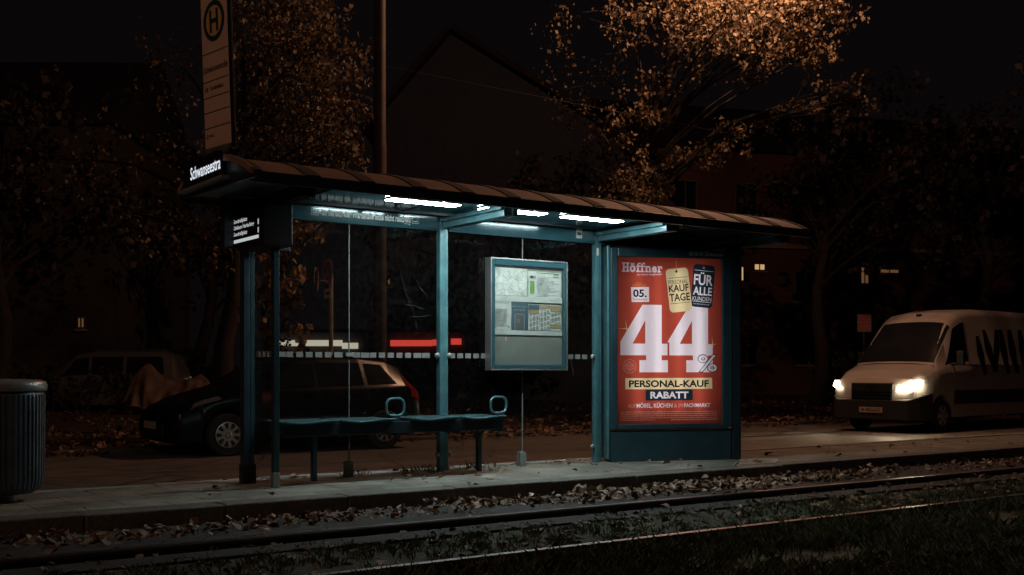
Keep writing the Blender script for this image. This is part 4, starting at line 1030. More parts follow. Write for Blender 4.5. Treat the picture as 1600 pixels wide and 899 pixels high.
MB().tube([(.80, -.90, 1.345), (.80, -.45, 1.395), (.80, .45, 1.395), (.80, .90, 1.345)], .008, 5).build('bonnet_gap', M['black'], vn)
for s_ in (-1, 1): B2.strip(s_, [(2.3, 7.2)], 1.28, 1.30, .006).build('side_crease', M['vanwhite'], vn)
# headlamp beams
for s_, pw in ((-1, 90), (1, 40)):
    sl = bpy.data.lights.new('headlamp_beam', 'SPOT'); sl.energy = pw; sl.color = (1, .82, .56); sl.spot_size = R(70); sl.spot_blend = .8; sl.shadow_soft_size = .05
    so = bpy.data.objects.new('headlamp_beam', sl); C.objects.link(so); so.parent = vn; so.location = (-.12, s_ * .75, .92); so.rotation_euler = (0, R(75), 0)

# covered motorcycle
mc = thing('covered_motorcycle', 'motorcycle under a draped brown tarpaulin on the leafy verge', 'motorcycle', (10.0, 30.85, ZR))
nu, nv = 44, 22; vs = []; rs = random.Random(5)
ax = Vector((.83, -.56, 0)); sd = Vector((.56, .83, 0))
ph = [rs.uniform(0, 6.28) for _ in range(8)]
for i in range(nu + 1):
    u_ = i / nu
    ht = interp([(0, .45), (.07, .95), (.17, 1.36), (.27, 1.42), (.36, 1.24), (.46, 1.03), (.58, .98), (.72, 1.02), (.86, 1.12), (.93, 1.06), (1, .80)], u_)[0]
    hem = interp([(0, .30), (.3, .18), (.6, .35), (.85, .72), (1, .74)], u_)[0]
    for j in range(nv + 1):
        v_ = -1 + 2 * j / nv; a_ = abs(v_)
        f_ = .055 * (1 - abs(math.sin(u_ * 13 + v_ * 2.2 + ph[0])) * 2) * a_ + .05 * (1 - 2 * abs(math.sin(u_ * 21 - v_ * 3 + ph[1]))) * a_ ** 1.5 + .03 * math.sin(u_ * 15 - v_ * 7 + ph[2])
        y_ = v_ ** 1 * (.10 + .36 * a_ ** .6) * (.65 + .35 * math.sin(math.pi * min(1, u_ * 1.1))) + f_ * (1 if v_ > 0 else -1)
        z_ = ht - (ht - hem) * a_ ** 1.9 + .02 * math.sin(u_ * 33 + v_ * 9 + ph[3])
        vs.append(tuple(ax * (2.35 * (u_ - .5) + .04 * math.sin(v_ * 6 + u_ * 9)) + sd * y_ + Vector((0, 0, z_))))
fs = [(i * (nv + 1) + j, (i + 1) * (nv + 1) + j, (i + 1) * (nv + 1) + j + 1, i * (nv + 1) + j + 1) for i in range(nu) for j in range(nv)]
MB().add(vs, fs).build('tarpaulin', M['tarp'], mc, smooth=True, sharp=80)
for q in (-.72, .72):
    a = MB(); ring_pts = [tuple(ax * (q + .26 * math.cos(t_)) + Vector((0, 0, .32 + .26 * math.sin(t_)))) for t_ in np.linspace(0, 2 * math.pi, 24, endpoint=False)]
    a.loop_tube(ring_pts, .06, 8).build('wheel', M['rubber'], mc, smooth=True)
MB().tube([tuple(ax * -.72 + Vector((0, 0, .32))), tuple(ax * -.4 + Vector((0, 0, .95)))], .04, 8).build('fork', M['black'], mc, smooth=True)
MB().box(-.5, .6, -.14, .14, .3, .8, Matrix.Rotation(math.atan2(ax.y, ax.x), 4, 'Z')).build('engine', M['black'], mc, bevel=.05)

# ------------------------------------------------------------------ signs, masts, wires
sg = thing('no_stopping_sign', 'round no-stopping sign with supplementary plate on a slim pole behind the glass', 'road sign', (8.555, 17.69, ZR))
su = Vector((-.08, -.9968, 0)); fz = Vector((-.9968, .08, 0))
MB().tube([(0, 0, 0), (0, 0, 2.95)], .038, 12).build('pole', M['galv'], sg, smooth=True)
O_ = Vector((0, 0, 2.97)) + fz * .06
def disc(mb, c, r, off): ring(mb, c, .001, r, O_, su, Vector((0, 0, 1)), off, 36)
a = MB(); a.prism([(.215 * math.cos(t_), .215 * math.sin(t_)) for t_ in np.linspace(0, 2 * math.pi, 36, endpoint=False)], O_, su, (0, 0, 1), .012); dsk = a.build('disc', M['signblue'], sg)
a = MB(); ring(a, (0, 0), .175, .214, O_, su, Vector((0, 0, 1)), .003, 36)
for q in (1, -1): a.prism([(-.125 * q - .018, -.125), (-.125 * q + .018, -.125), (.125 * q + .018, .125), (.125 * q - .018, .125)], O_ + fz * .003, su, (0, 0, 1), .001)
a.build('red_cross', M['signred'], dsk)
pl = MB().prism(rect_poly(-.16, .16, -.46, -.30), O_, su, (0, 0, 1), .01).build('supplementary_plate', M['plate'], sg)
a = MB(); a.prism(rect_poly(-.1, .1, -.40, -.355), O_ + fz * .002, su, (0, 0, 1), .001); a.build('print', M['darkprint'], pl)
a = MB(); a.tube([(0, 0, 2.80), (-.19, .13, 2.82)], .014, 6); a.build('side_arm', M['galv'], sg)
a = MB(); a.prism([(.21 * math.cos(t_), .21 * math.sin(t_)) for t_ in np.linspace(0, 2 * math.pi, 24, endpoint=False)], (-.20, .14, 2.83), (.56, .828, 0), (0, 0, 1), .02); a.build('side_board', M['galv'], sg)

ms = thing('tram_mast', 'tall slender steel mast rising above the middle of the shelter roof', 'mast', (9.62, 17.9, ZR))
MB().tube([(0, 0, 0), (0, 0, 5.3)], .125, 20).build('lower_shaft', M['mast'], ms, smooth=True)
MB().tube([(0, 0, 5.3), (0, 0, 5.42), (0, 0, 11)], [.125, .115, .105], 20).build('upper_shaft', M['mast'], ms, smooth=True)
MB().lathe([(.20, 0), (.20, .35), (.13, .42)], (0, 0, 0), 20).build('foot', M['mast'], ms, smooth=True)
a = MB(); a.lathe([(.11, 6.72), (.11, 6.80)], (0, 0, 0), 20); a.build('clamp', M['black'], ms, smooth=True)

wpts = [(9.7, 17.9, 6.48)] + [(9.7 + (60 - 9.7) * k / 12, 17.9 - (17.9 - 9.0) * k / 12 * .55, 6.48 - .9 * math.sin(math.pi * k / 12) + 0.02 * k) for k in range(1, 13)]
tag(MB().tube(wpts, .006, 5).build('overhead_wire', M['rail']), 'thin overhead wire running from the mast across the lit tree', 'wire')

# street lamps hung on span wires, the sources of the orange light
def street_lamp(loc, pw, wire_to, label):
    lp = thing('street_lamp', label, 'street lamp', loc, 0)
    MB().lathe([(.03, .22), (.12, .20), (.28, .10), (.30, .04), (.28, .035), (.10, .16), (.02, .18)], (0, 0, 0), 28).build('hood', M['zinc'], lp, smooth=True)
    MB().sphere((0, 0, .06), .07, 14, (1, 1, 1.3)).build('bulb', M['litlamp'], lp, smooth=True)
    MB().tube([(0, 0, .2), (0, 0, .5)], .02, 8).build('hanger', M['zinc'], lp)
    L_ = bpy.data.lights.new('sodium_lamp', 'POINT'); L_.energy = pw; L_.color = SODIUM; L_.shadow_soft_size = .09
    o = bpy.data.objects.new('sodium_lamp', L_); C.objects.link(o); o.parent = lp; o.location = (0, 0, -.09)
    d = Vector(wire_to) - Vector(loc)
    MB().tube([(0, 0, .5), tuple(d * .5 + Vector((0, 0, .3))), tuple(d)], .008, 5).build('span_wire', M['zinc'], lp)
    return lp
street_lamp(*LAMP_MAIN, (16.0, 1.0, 10.8), 'hooded street lamp hung over the road above the platform end')
street_lamp(*LAMP_LEFT, (-6.5, -8.0, 9.6), 'hooded street lamp hung beside the tracks far left')

pk = thing('notice_board', 'small pinkish notice board on a post left of the white van roof', 'notice board', (25.5, 19.6, ZR), R(-35))
MB().tube([(0, .03, 0), (0, .03, 2.75)], .03, 8).build('post', M['mast'], pk)
pb = MB().box(-.19, .19, -.01, .01, 2.30, 2.78).build('board', M['pinkboard'], pk)
a = MB()
for z_ in (2.36, 2.45, 2.54, 2.63, 2.71): a.box(-.15, .15, -.013, -.011, z_, z_ + .018)
a.build('print', M['signred'], pb)

# ------------------------------------------------------------------ houses
def wall_frame(o, u): return Vector(o), Vector((u[0], u[1], 0)).normalized()
def bquad(mb, o, u, u0, u1, z0, z1, d0, d1):
    nrm = Vector((u.y, -u.x, 0)); vs = []
    for d in (d0, d1):
        for a_, b_ in ((u0, z0), (u1, z0), (u1, z1), (u0, z1)): vs.append(o + u * a_ + nrm * d + Vector((0, 0, b_)))
    mb.add(vs, [(0, 1, 2, 3), (7, 6, 5, 4), (0, 4, 5, 1), (1, 5, 6, 2), (2, 6, 7, 3), (3, 7, 4, 0)])
def window(root, o, u, uc, zc, w_, h_, pane, off):
    a = MB(); t_ = .06
    for q in ((uc - w_ / 2, uc + w_ / 2, zc + h_ / 2 - t_, zc + h_ / 2), (uc - w_ / 2, uc + w_ / 2, zc - h_ / 2, zc - h_ / 2 + t_), (uc - w_ / 2, uc - w_ / 2 + t_, zc - h_ / 2 + t_, zc + h_ / 2 - t_), (uc + w_ / 2 - t_, uc + w_ / 2, zc - h_ / 2 + t_, zc + h_ / 2 - t_), (uc - .025, uc + .025, zc - h_ / 2 + t_, zc + h_ / 2 - t_)):
        bquad(a, o, u, *q, .002, .06)
    wo = a.build('window', M['winframe'], root, off)
    a = MB(); bquad(a, o, u, uc - w_ / 2 + .01, uc + w_ / 2 - .01, zc - h_ / 2 + .01, zc + h_ / 2 - .01, .004, .03); a.build('pane', pane, wo, off)
    a = MB(); bquad(a, o, u, uc - w_ / 2 - .06, uc + w_ / 2 + .06, zc - h_ / 2 - .08, zc - h_ / 2 - .002, .002, .12); a.build('sill', M['cornice'], wo, off)

# gabled house behind the shelter
gh = thing('gabled_house', 'grey gable-ended house rising dark behind the shelter roof', 'house', (24.0, 38.5, ZR))
go_, gu = wall_frame((23.8, 38.3, ZR), (.819, -.573)); off = gh.location
gn = Vector((gu.y, -gu.x, 0))
pts2 = [(-3.0, 0), (8.6, 0), (8.6, 9.4), (0, 14.75), (-3.0, 11.25)]
a = MB(); a.prism(pts2, go_, gu, (0, 0, 1), -11.0)
gv = [go_ + gu * p + Vector((0, 0, q)) for p, q in pts2]; bk2 = [p - gn * 11 for p in gv]
a = MB(); a.add(gv + bk2, [(0, 1, 2, 3, 4), (9, 8, 7, 6, 5)] + [(i, i + 5, (i + 1) % 5 + 5, (i + 1) % 5) for i in range(5)]); a.build('wall', M['plaster'], gh, off)
for (p0, p1) in (((-3.45, 10.85), (0, 14.87)), ((0, 14.87), (9.3, 9.08))):
    A_ = go_ + gu * p0[0] + Vector((0, 0, p0[1])) + gn * .35; B_ = go_ + gu * p1[0] + Vector((0, 0, p1[1])) + gn * .35
    up = (B_ - A_).cross(gn).normalized(); up = up if up.z > 0 else -up
    vs = [A_, B_, B_ - gn * 11.7, A_ - gn * 11.7]; vs += [p + up * .22 for p in vs]
    MB().add(vs, [(3, 2, 1, 0), (4, 5, 6, 7), (0, 1, 5, 4), (1, 2, 6, 5), (2, 3, 7, 6), (3, 0, 4, 7)]).build('roof', M['rooffar'], gh, off)
window(gh, go_, gu, -2.55, 4.8, .34, .34, M['litdim'], off); window(gh, go_, gu, 4.0, 4.4, .9, 1.2, M['darkpane'], off); window(gh, go_, gu, 4.0, 7.4, .9, 1.2, M['darkpane'], off)

# red apartment house on the right
ah = thing('apartment_house', 'long dark red apartment house with a few lit windows on the right', 'house', (45, 33, ZR))
ao, au = wall_frame((33.5, 37.6, ZR), (.945, -.327)); off = ah.location
a = MB(); bquad(a, ao, au, 0, 38, 0, 11.2, 0, -11); a.build('wall', M['plaster_red'], ah, off)
a = MB(); bquad(a, ao, au, 3.6, 38.2, 6.85, 7.05, .004, .25); a.build('cornice', M['cornice'], ah, off)
an = Vector((au.y, -au.x, 0)); vs = [ao + au * -.4 + an * .6 + Vector((0, 0, 11.2)), ao + au * 38.4 + an * .6 + Vector((0, 0, 11.2)), ao + au * 38.4 - an * 5.5 + Vector((0, 0, 14.6)), ao + au * -.4 - an * 5.5 + Vector((0, 0, 14.6)), ao + au * -.4 - an * 11.6 + Vector((0, 0, 11.2)), ao + au * 38.4 - an * 11.6 + Vector((0, 0, 11.2))]
MB().add(vs, [(0, 1, 2, 3), (3, 2, 5, 4), (4, 5, 1, 0), (0, 3, 4), (1, 5, 2)]).build('roof', M['rooffar'], ah, off)
lit = {(1, 1): 'litpane', (3, 1): 'litdim'}
for fl, zc in ((0, 2.2), (1, 5.15), (2, 9.1)):
    for k in range(12):
        uc = 2.0 + k * 3.05
        if fl == 1 and k in (1, 3, 4): continue
        window(ah, ao, au, uc, zc, 1.15, 1.45, M['darkpane'], off)
window(ah, ao, au, 4.78, 5.65, .34, .72, M['litpane'], off); window(ah, ao, au, 5.72, 5.98, .62, .36, M['litpane'], off); window(ah, ao, au, 11.25, 5.72, .5, .85, M['litdim'], off); window(ah, ao, au, 12.6, 5.95, 1.1, .26, M['litdim'], off)

# dark house at the far left
dh = thing('apartment_house', 'dark house with two small lit windows behind the trees far left', 'house', (3, 47, ZR))
do, du = wall_frame((-6, 50, ZR), (.83, -.56)); off = dh.location
a = MB(); bquad(a, do, du, -20, 20, 0, 9.5, 0, -10); a.build('wall', M['plaster_left'], dh, off)
dn = Vector((du.y, -du.x, 0)); vs = [do + du * q[0] + dn * q[1] + Vector((0, 0, q[2])) for q in ((-20.4, .5, 9.5), (20.3, .5, 9.5), (20.3, -5, 13), (-20.4, -5, 13), (-20.4, -10.5, 9.5), (20.3, -10.5, 9.5))]
MB().add(vs, [(0, 1, 2, 3), (3, 2, 5, 4), (4, 5, 1, 0), (0, 3, 4), (1, 5, 2)]).build('roof', M['rooffar'], dh, off)
for zc in (3.4, 6.6):
    for k in range(8): window(dh, do, du, -17.2 + k * 4.1, zc, 1.0, 1.3, M['darkpane'], off)

window(dh, do, du, 16.48, 2.95, .34, .62, M['litdim'], off); window(dh, do, du, 19.04, 2.85, .30, .42, M['litdim'], off)
# shops with lit fascias seen through the glass
def shop(root, o, u, w_, ztop, fz0, fz1, fm, dep, parts):
    off = root.location; a = MB(); bquad(a, o, u, 0, w_, 0, ztop, 0, -dep); a.build('wall', M['plaster_left'], root, off)
    for p0, p1, dz in parts:
        a = MB(); bquad(a, o, u, p0, p1, fz0 + dz, fz1 + dz, .02, .28); a.build('fascia', fm, root, off)
    a = MB(); bquad(a, o, u, .3, w_ - .3, .1, fz0 - .35, .004, .03); a.build('shop_window', M['darkpane'], root, off)
    a = MB(); bquad(a, o, u, -.2, w_ + .2, ztop, ztop + .15, .35, -dep - .2); a.build('flat_roof', M['rooffar'], root, off)
s1 = thing('kiosk', 'low kiosk with white lit fascia seen through the left glass pane', 'kiosk', (21.5, 46.2, ZR))
o_, u_ = wall_frame((20.0, 47.1, ZR), (.825, -.565)); shop(s1, o_, u_, 4.2, 2.9, 2.31, 2.57, M['shopwhite'], 3, [(.15, 1.1, 0), (1.45, 3.05, 0), (3.06, 3.75, -.12)])
s2 = thing('petrol_kiosk', 'low kiosk with red lit fascia seen through the glass beside middle post', 'kiosk', (23, 39.2, ZR))
o_, u_ = wall_frame((21.75, 39.75, ZR), (.80, -.60)); shop(s2, o_, u_, 3.1, 2.75, 2.20, 2.44, M['shopred'], 1.2, [(.12, 1.78, .0), (1.81, 2.1, .02), (2.55, 2.95, .06)])

# fence on the left
fn = thing('bar_fence', 'low dark metal bar fence along the verge at left', 'fence', (10.5, 42, ZR), R(-33))
a = MB()
for k in range(-70, 71): a.box(k * .13 - .008, k * .13 + .008, -.008, .008, .12, 1.35)
a.build('bars', M['navy'], fn)
MB().box(-9.3, 9.3, -.02, .02, 1.30, 1.34).build('rail', M['navy'], fn); MB().box(-9.3, 9.3, -.02, .02, .18, .22).build('rail', M['navy'], fn)
for k in range(-4, 5): MB().box(k * 2.3 - .03, k * 2.3 + .03, -.03, .03, 0, 1.5).build('post', M['navy'], fn)

# ------------------------------------------------------------------ trees
def leaf_cloud(clusters, size, seed, droop=.5, hollow=.0):
    rng = np.random.default_rng(seed); out = []
    for (cx, cy, cz, r, n) in clusters:
        nc = max(3, n // 22); cen = rng.normal(0, .55, (nc, 3)) * np.array([r, r, r * .8])
        idx = rng.integers(0, nc, n); p = np.array([cx, cy, cz]) + cen[idx] + rng.normal(0, .16 * max(r, .4), (n, 3))
        s = size * rng.uniform(.6, 1.35, n)[:, None]
        d = rng.normal(0, 1, (n, 3)); d[:, 2] -= droop * 2; d /= np.linalg.norm(d, axis=1)[:, None]
        q = rng.normal(0, 1, (n, 3)); q -= d * (q * d).sum(1)[:, None]; q /= np.linalg.norm(q, axis=1)[:, None]
        nn = np.cross(d, q)
        w_ = s * .36
        v0 = p; v1 = p + d * s * .5 + q * w_ + nn * s * .10; v2 = p + d * s; v3 = p + d * s * .5 - q * w_ + nn * s * .10
        out.append(np.stack([v0, v1, v2, v3], 1).reshape(-1, 3))
    return np.concatenate(out)
def tree(name, label, base, fork_z, tr, clusters, leafm, size, seed, group, droop=.5, twigs=True):
    root = thing(name, label, 'tree', base, 0, group); rng = random.Random(seed); b = Vector(base)
    a = MB(); top = max(c[2] for c in clusters); cxm = sum(c[0] for c in clusters) / len(clusters); cym = sum(c[1] for c in clusters) / len(clusters)
    n_ = 9; spine = []
    for k in range(n_ + 1):
        t_ = k / n_; z = (top - b.z) * .92 * t_
        spine.append(Vector((((cxm - b.x) * t_ ** 1.5) * .8 + .10 * math.sin(k * 1.3 + seed), ((cym - b.y) * t_ ** 1.5) * .8 + .10 * math.cos(k * 1.7 + seed), z)))
    a.tube(spine, [tr * (1.25 if k == 0 else 1) * (1 - .9 * k / n_) + .012 for k in range(n_ + 1)], 12)
    for (cx, cy, cz, r, n) in clusters:
        e = Vector((cx, cy, cz)) - b; zf = max(fork_z, min(e.z * .72, e.z - .4))
        t_ = max(.0, min(1, zf / ((top - b.z) * .92))); i = min(int(t_ * n_), n_ - 1); f_ = t_ * n_ - i
        s_ = spine[i].lerp(spine[i + 1], f_); m_ = s_.lerp(e, .5) + Vector((rng.uniform(-.2, .2), rng.uniform(-.2, .2), .25 + rng.uniform(-.1, .25)))
        pts = [s_, s_.lerp(m_, .5) + Vector((0, 0, .08)), m_, m_.lerp(e, .5) + Vector((0, 0, .04)), e]
        r0 = max(.02, tr * .42 * (1 - t_) + .018); a.tube(pts, [r0, r0 * .8, r0 * .6, r0 * .42, .012], 7)
        if twigs:
            for k in range(4):
                st_ = pts[2].lerp(e, rng.uniform(.2, 1)); en = e + Vector((rng.uniform(-1, 1), rng.uniform(-1, 1), rng.uniform(-.8, .6))) * r
                a.tube([st_, st_.lerp(en, .5) + Vector((0, 0, .06)), en], [.014, .009, .004], 4)
    a.build('trunk', M['bark'], root, smooth=True, sharp=60)
    v_ = leaf_cloud(clusters, size, seed, droop) - np.array(base)
    np_mesh('crown', v_, 4, leafm, root)
    return root
T2 = [(c[0] * 1.25, c[1] * 1.25, (c[2] - 1) * 1.25 + 1, c[3] * 1.2, int(c[4] * (.45 if c[1] > 14.4 and c[2] > 5.6 else 1.0 if c[2] > 6.5 else .95))) for c in [(13.47, 13.76, 7.1, 0.75, 900), (13.79, 13.18, 6.68, 0.7, 900), (14.16, 12.67, 6.83, 0.75, 1000), (14.52, 12.17, 6.83, 0.6, 700), (14.45, 12.59, 6.23, 0.4, 350), (14.64, 12.21, 6.23, 0.3, 220), (14.28, 13.2, 6.34, 0.4, 300), (13.37, 14.44, 7.15, 0.7, 600), (13.16, 14.96, 6.85, 0.55, 420), (12.97, 15.34, 7.37, 0.8, 500), (13.76, 13.93, 6.32, 0.35, 220), (13.33, 14.59, 6.03, 0.4, 260), (13.21, 14.92, 5.43, 0.5, 420), (13.3, 14.86, 4.81, 0.45, 260), (12.94, 14.87, 4.21, 0.7, 600), (13.21, 14.43, 4.24, 0.4, 200), (13.72, 13.59, 4.79, 0.45, 260), (15.02, 13.29, 5.37, 0.35, 160), (16.39, 12.94, 5.79, 0.45, 220), (16.36, 13.57, 6.0, 0.4, 120), (13.19, 16.15, 6.55, 0.9, 400), (13.27, 16.34, 5.64, 0.8, 300), (13.12, 12.54, 6.77, 0.5, 400), (12.94, 14.13, 3.14, 0.55, 330), (13.34, 17.52, 6.37, 0.9, 240), (14.93, 12.25, 7.56, 0.8, 600), (14.28, 13.2, 7.81, 0.9, 600)]]
T1 = [(8.7, 20.76, 7.88, 1.0, 700), (9.05, 20.03, 7.01, 1.0, 800), (9.37, 19.57, 6.34, 0.8, 700), (8.75, 20.24, 6.02, 0.9, 800), (9.18, 19.45, 5.38, 0.75, 700), (9.49, 18.99, 5.1, 0.35, 200), (8.56, 20.13, 5.18, 0.6, 450), (8.5, 20.91, 6.87, 0.9, 550), (9.12, 20.47, 8.25, 1.1, 600), (8.29, 21.05, 5.74, 0.6, 300), (7.59, 22.76, 7.27, 1.3, 260), (7.27, 22.99, 5.56, 1.3, 220), (6.66, 24.03, 4.32, 1.4, 160), (7.42, 20.44, 3.6, 1.0, 330), (9.73, 20.04, 7.5, 0.6, 260), (5.79, 25.25, 5.49, 1.6, 200)]
TL = [(c[0] * 1.18, c[1] * 1.18, (c[2] - 1) * 1.18 + 1, c[3] * 1.15, int(c[4] * 1.35)) for c in [(6.77, 15.4, 3.05, 0.32, 70), (6.56, 15.18, 2.45, 0.36, 110), (6.64, 14.88, 2.62, 0.25, 50), (6.64, 15.13, 2.04, 0.33, 90), (6.56, 15.3, 1.67, 0.25, 60), (6.74, 14.81, 1.57, 0.15, 22), (7.07, 15.19, 3.19, 0.4, 60), (7.61, 14.81, 3.44, 0.35, 40), (6.41, 15.53, 2.1, 0.3, 50)]]
GT = 'trees standing beyond the road'
tree('street_tree', 'autumn tree with orange lamp-lit leaves hanging over the right of the shelter', (16.9, 20.4, ZR), 2.6, .24, T2, M['treeleaf'], .098, 21, GT, .45)
tree('street_tree', 'autumn tree with dim brown leaves behind the tall stop sign', (7.9, 20.9, ZR), 2.2, .22, T1, M['treeleaf'], .105, 22, GT, .5)
tree('young_tree', 'young tree with drooping leaves behind the left glass pane and no-stopping sign', (7.55, 18.6, ZR), 1.0, .06, TL, M['leafbright'], .15, 23, GT, .9)
def cl(seed, c, n, sp, r, k):
    rng = random.Random(seed); return [(c[0] + rng.gauss(0, sp), c[1] + rng.gauss(0, sp), c[2] + rng.gauss(0, sp * .75), r * rng.uniform(.7, 1.2), k) for _ in range(n)]
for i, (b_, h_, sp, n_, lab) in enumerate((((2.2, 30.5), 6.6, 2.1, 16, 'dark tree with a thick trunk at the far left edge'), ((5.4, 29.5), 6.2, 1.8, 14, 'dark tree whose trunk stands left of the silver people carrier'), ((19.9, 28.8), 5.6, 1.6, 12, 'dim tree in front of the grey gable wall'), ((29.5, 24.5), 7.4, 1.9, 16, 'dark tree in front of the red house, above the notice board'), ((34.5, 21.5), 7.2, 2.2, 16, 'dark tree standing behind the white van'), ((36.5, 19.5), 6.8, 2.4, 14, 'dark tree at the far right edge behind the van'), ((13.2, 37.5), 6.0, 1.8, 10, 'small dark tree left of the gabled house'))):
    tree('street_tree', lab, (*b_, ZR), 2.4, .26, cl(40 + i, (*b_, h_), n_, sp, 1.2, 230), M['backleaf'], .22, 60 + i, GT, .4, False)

# bushes that close the view under the trees
def bush(label, c, rx, ry, h, n, seed):
    rng = np.random.default_rng(seed); root = thing('bush', label, 'bush', (c[0], c[1], ZR), 0, 'bushes at the back of the verge')
    a = MB()
    for k in range(7):
        t_ = rng.uniform(0, 6.28); e = (rx * .6 * math.cos(t_), ry * .6 * math.sin(t_), h * rng.uniform(.6, .9)); a.tube([(e[0] * .15, e[1] * .15, 0), (e[0] * .6, e[1] * .6, e[2] * .55), e], [.03, .02, .006], 5)
    a.build('stems', M['bark'], root)
    cs = [(rx * rng.uniform(-.8, .8), ry * rng.uniform(-.8, .8), h * rng.uniform(.25, .9), .45, n // 14) for _ in range(14)]
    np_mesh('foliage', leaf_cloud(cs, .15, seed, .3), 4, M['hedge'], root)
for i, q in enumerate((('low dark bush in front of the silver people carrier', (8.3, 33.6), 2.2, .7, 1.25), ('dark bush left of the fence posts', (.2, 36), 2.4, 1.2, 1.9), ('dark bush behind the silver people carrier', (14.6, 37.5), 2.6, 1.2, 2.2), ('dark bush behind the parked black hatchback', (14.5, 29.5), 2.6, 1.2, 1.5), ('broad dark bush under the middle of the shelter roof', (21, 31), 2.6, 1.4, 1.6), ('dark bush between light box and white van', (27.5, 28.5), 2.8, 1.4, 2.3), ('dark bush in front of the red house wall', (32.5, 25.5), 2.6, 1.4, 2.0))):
    bush(q[0], q[1], q[2], q[3], q[4], 1600, 90 + i)

# ------------------------------------------------------------------ fallen leaves and grass
def litter(name, label, areas, size, m, seed, zfun):
    rng = np.random.default_rng(seed); out = []
    for (x0, x1, y0, y1, n, pile, bias) in areas:
        x = rng.uniform(x0, x1, n); y = y0 + (y1 - y0) * rng.beta(*bias, n); z = zfun(x, y) + rng.uniform(0, 1, n) ** 1.6 * pile * (.4 + .6 * np.sin(x * 2.1 + 1.3) ** 2)
        keep = (np.sin(x * 3.7 + 2 * np.sin(y * 5)) + np.sin(x * 1.3 + 4) + rng.normal(0, .8, n)) > (-.75 if pile > .02 else -9)
        x, y, z = x[keep], y[keep], z[keep]; n = len(x)
        s = size * np.clip(rng.lognormal(-.1, .38, n), .4, 1.5); t_ = rng.uniform(0, 6.28, n); tl = rng.normal(0, .6, n) * (1 if pile > .02 else .45); cur = rng.uniform(-.25, .6, n)
        d = np.stack([np.cos(t_) * np.cos(tl), np.sin(t_) * np.cos(tl), np.sin(tl)], 1); q = np.stack([-np.sin(t_), np.cos(t_), rng.normal(0, .35, n) * (1 if pile > .02 else .4)], 1)
        nn = np.cross(d, q); p = np.stack([x, y, z + .012], 1); S_ = s[:, None]
        wd = rng.uniform(.28, .46, n)[:, None]
        A = p - d * S_ * .5; B_ = p + d * S_ * .5 + nn * S_ * .1
        m0 = p - d * S_ * .12; m1 = p + d * S_ * .22
        e = cur[:, None] * S_ * .6
        L0 = m0 + q * S_ * wd + nn * e; L1 = m1 + q * S_ * wd * .8 + nn * e; R0 = m0 - q * S_ * wd + nn * e; R1 = m1 - q * S_ * wd * .8 + nn * e
        base = sum(len(o) for o in out) if out else 0
        out.append(np.stack([A, L0, L1, B_, R1, R0], 1).reshape(-1, 3))
    V_ = np.concatenate(out); N = len(V_) // 6
    F_ = np.arange(N * 6).reshape(N, 6); faces = [tuple(r_) for r_ in np.concatenate([F_[:, [0, 1, 2, 3]], F_[:, [0, 3, 4, 5]]])]
    me = bpy.data.meshes.new(name); me.from_pydata(V_.tolist(), [], faces); me.materials.append(m); me.update()
    o = bpy.data.objects.new(name, me); C.objects.link(o)
    return struct(o, 'stuff', label, 'fallen leaves')
litter('fallen_leaves', 'pale and brown fallen leaves heaped along the platform edge', [(0, 4.6, 7.28, 7.93, 900, .04, (2, 1.6)), (4.6, 10.5, 7.2, 7.93, 2900, .07, (1.9, 1.6)), (10.5, 24, 7.2, 7.93, 1400, .045, (1.8, 1.8))], .06, M['litter'], 1, lambda x, y: np.full_like(x, ZB))
litter('fallen_leaves', 'scattered fallen leaves lying between and beside the rails', [(0, 26, 5.3, 7.2, 1500, .02, (1.1, 1.1)), (0, 20, 1.5, 5.3, 350, .03, (1, 1)), (4, 12, 5.6, 6.5, 260, .02, (1.2, 1.2)), (-2, 26, 6.85, 7.1, 260, .01, (1, 1))], .062, M['littertrack'], 2, lambda x, y: np.full_like(x, ZB))
litter('fallen_leaves', 'few pale leaves strewn over the platform paving', [(-1, 20, 8.0, 9.5, 110, .004, (1, 1)), (5, 9.5, 8.1, 9.4, 40, .004, (1, 1)), (3.5, 10, 9.35, 9.6, 50, .01, (1, 1))], .075, M['litter'], 3, lambda x, y: np.full_like(x, .004))
litter('fallen_leaves', 'brown carpet of fallen leaves on the verge beyond the road', [(-6, 40, 16.9, 18.4, 5200, .05, (1.6, 1.3)), (-6, 45, 18.2, 23, 6500, .05, (1, 1)), (-8, 45, 23, 34, 3200, .05, (1, 1))], .11, M['litterbrown'], 4, lambda x, y: np.where(y < 17.45, ZR, ZR + .055))
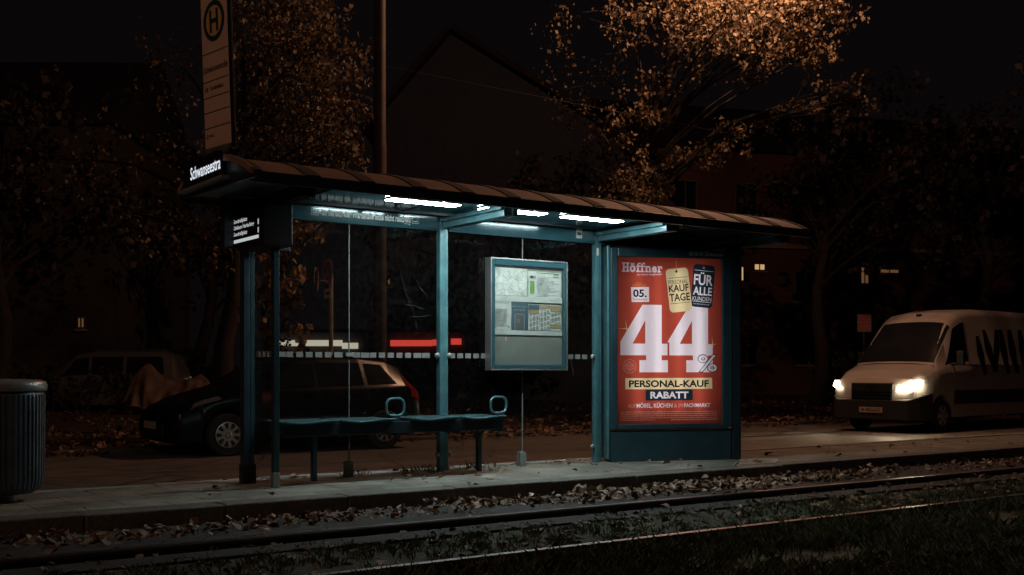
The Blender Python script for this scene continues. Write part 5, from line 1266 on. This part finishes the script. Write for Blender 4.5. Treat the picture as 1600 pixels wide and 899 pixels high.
def grass(name, label, areas, seed):
    rng = np.random.default_rng(seed); out = []
    for (x0, x1, y0, y1, n, h) in areas:
        nt_ = n // 9; cx = rng.uniform(x0, x1, nt_); cy = rng.uniform(y0, y1, nt_); keep = (np.sin(cx * 1.9 + cy * 3.1) + np.sin(cx * .7 - cy * 4.3 + 1) + rng.normal(0, .9, nt_)) > -.9
        cx, cy = cx[keep], cy[keep]; i = rng.integers(0, len(cx), n)
        x = cx[i] + rng.normal(0, .035, n); y = cy[i] + rng.normal(0, .035, n); hh = h * rng.uniform(.35, 1.3, n); t_ = rng.uniform(0, 6.28, n); ln = hh * rng.uniform(.2, 1.0, n)
        b = np.stack([x, y, np.full(n, ZB - .005)], 1); w_ = np.stack([-np.sin(t_), np.cos(t_), np.zeros(n)], 1) * .0035
        tip = b + np.stack([np.cos(t_) * ln, np.sin(t_) * ln, hh], 1); md = b + np.stack([np.cos(t_) * ln * .3, np.sin(t_) * ln * .3, hh * .62], 1)
        out.append(np.stack([b - w_, b + w_, md + w_ * .8, tip, md - w_ * .8], 1).reshape(-1, 3))
    return struct(np_mesh(name, np.concatenate(out), 5, M['grass']), 'stuff', label, 'grass')
grass('grass', 'dark rough grass growing in the foreground beside the near rail', [(1.5, 16, 2.6, 5.27, 60000, .085)], 8)
grass('grass', 'thin low grass tufts growing between the two rails', [(0, 18, 5.42, 6.35, 16000, .045), (0, 18, 6.3, 6.72, 1500, .04)], 9)
grass_k = np.random.default_rng(10)
rng = np.random.default_rng(10); out = []
for xc in (4.80, 5.48, 5.66, 6.12, 6.2):
    n = 40; t_ = rng.uniform(0, 6.28, n); hh = rng.uniform(.02, .09, n); b = np.stack([xc + rng.normal(0, .09, n), 9.46 + rng.normal(0, .05, n), np.zeros(n)], 1); w_ = np.stack([-np.sin(t_), np.cos(t_), np.zeros(n)], 1) * .003
    tip = b + np.stack([np.cos(t_) * hh * .7, np.sin(t_) * hh * .7, hh], 1); md = (b + tip) / 2 + np.array([0, 0, .01]); out.append(np.stack([b - w_, b + w_, md + w_, tip, md - w_], 1).reshape(-1, 3))
struct(np_mesh('weeds', np.concatenate(out), 5, M['grass']), 'stuff', 'small weeds growing at the foot of the shelter glass', 'weeds')
bpy.context.view_layer.update()
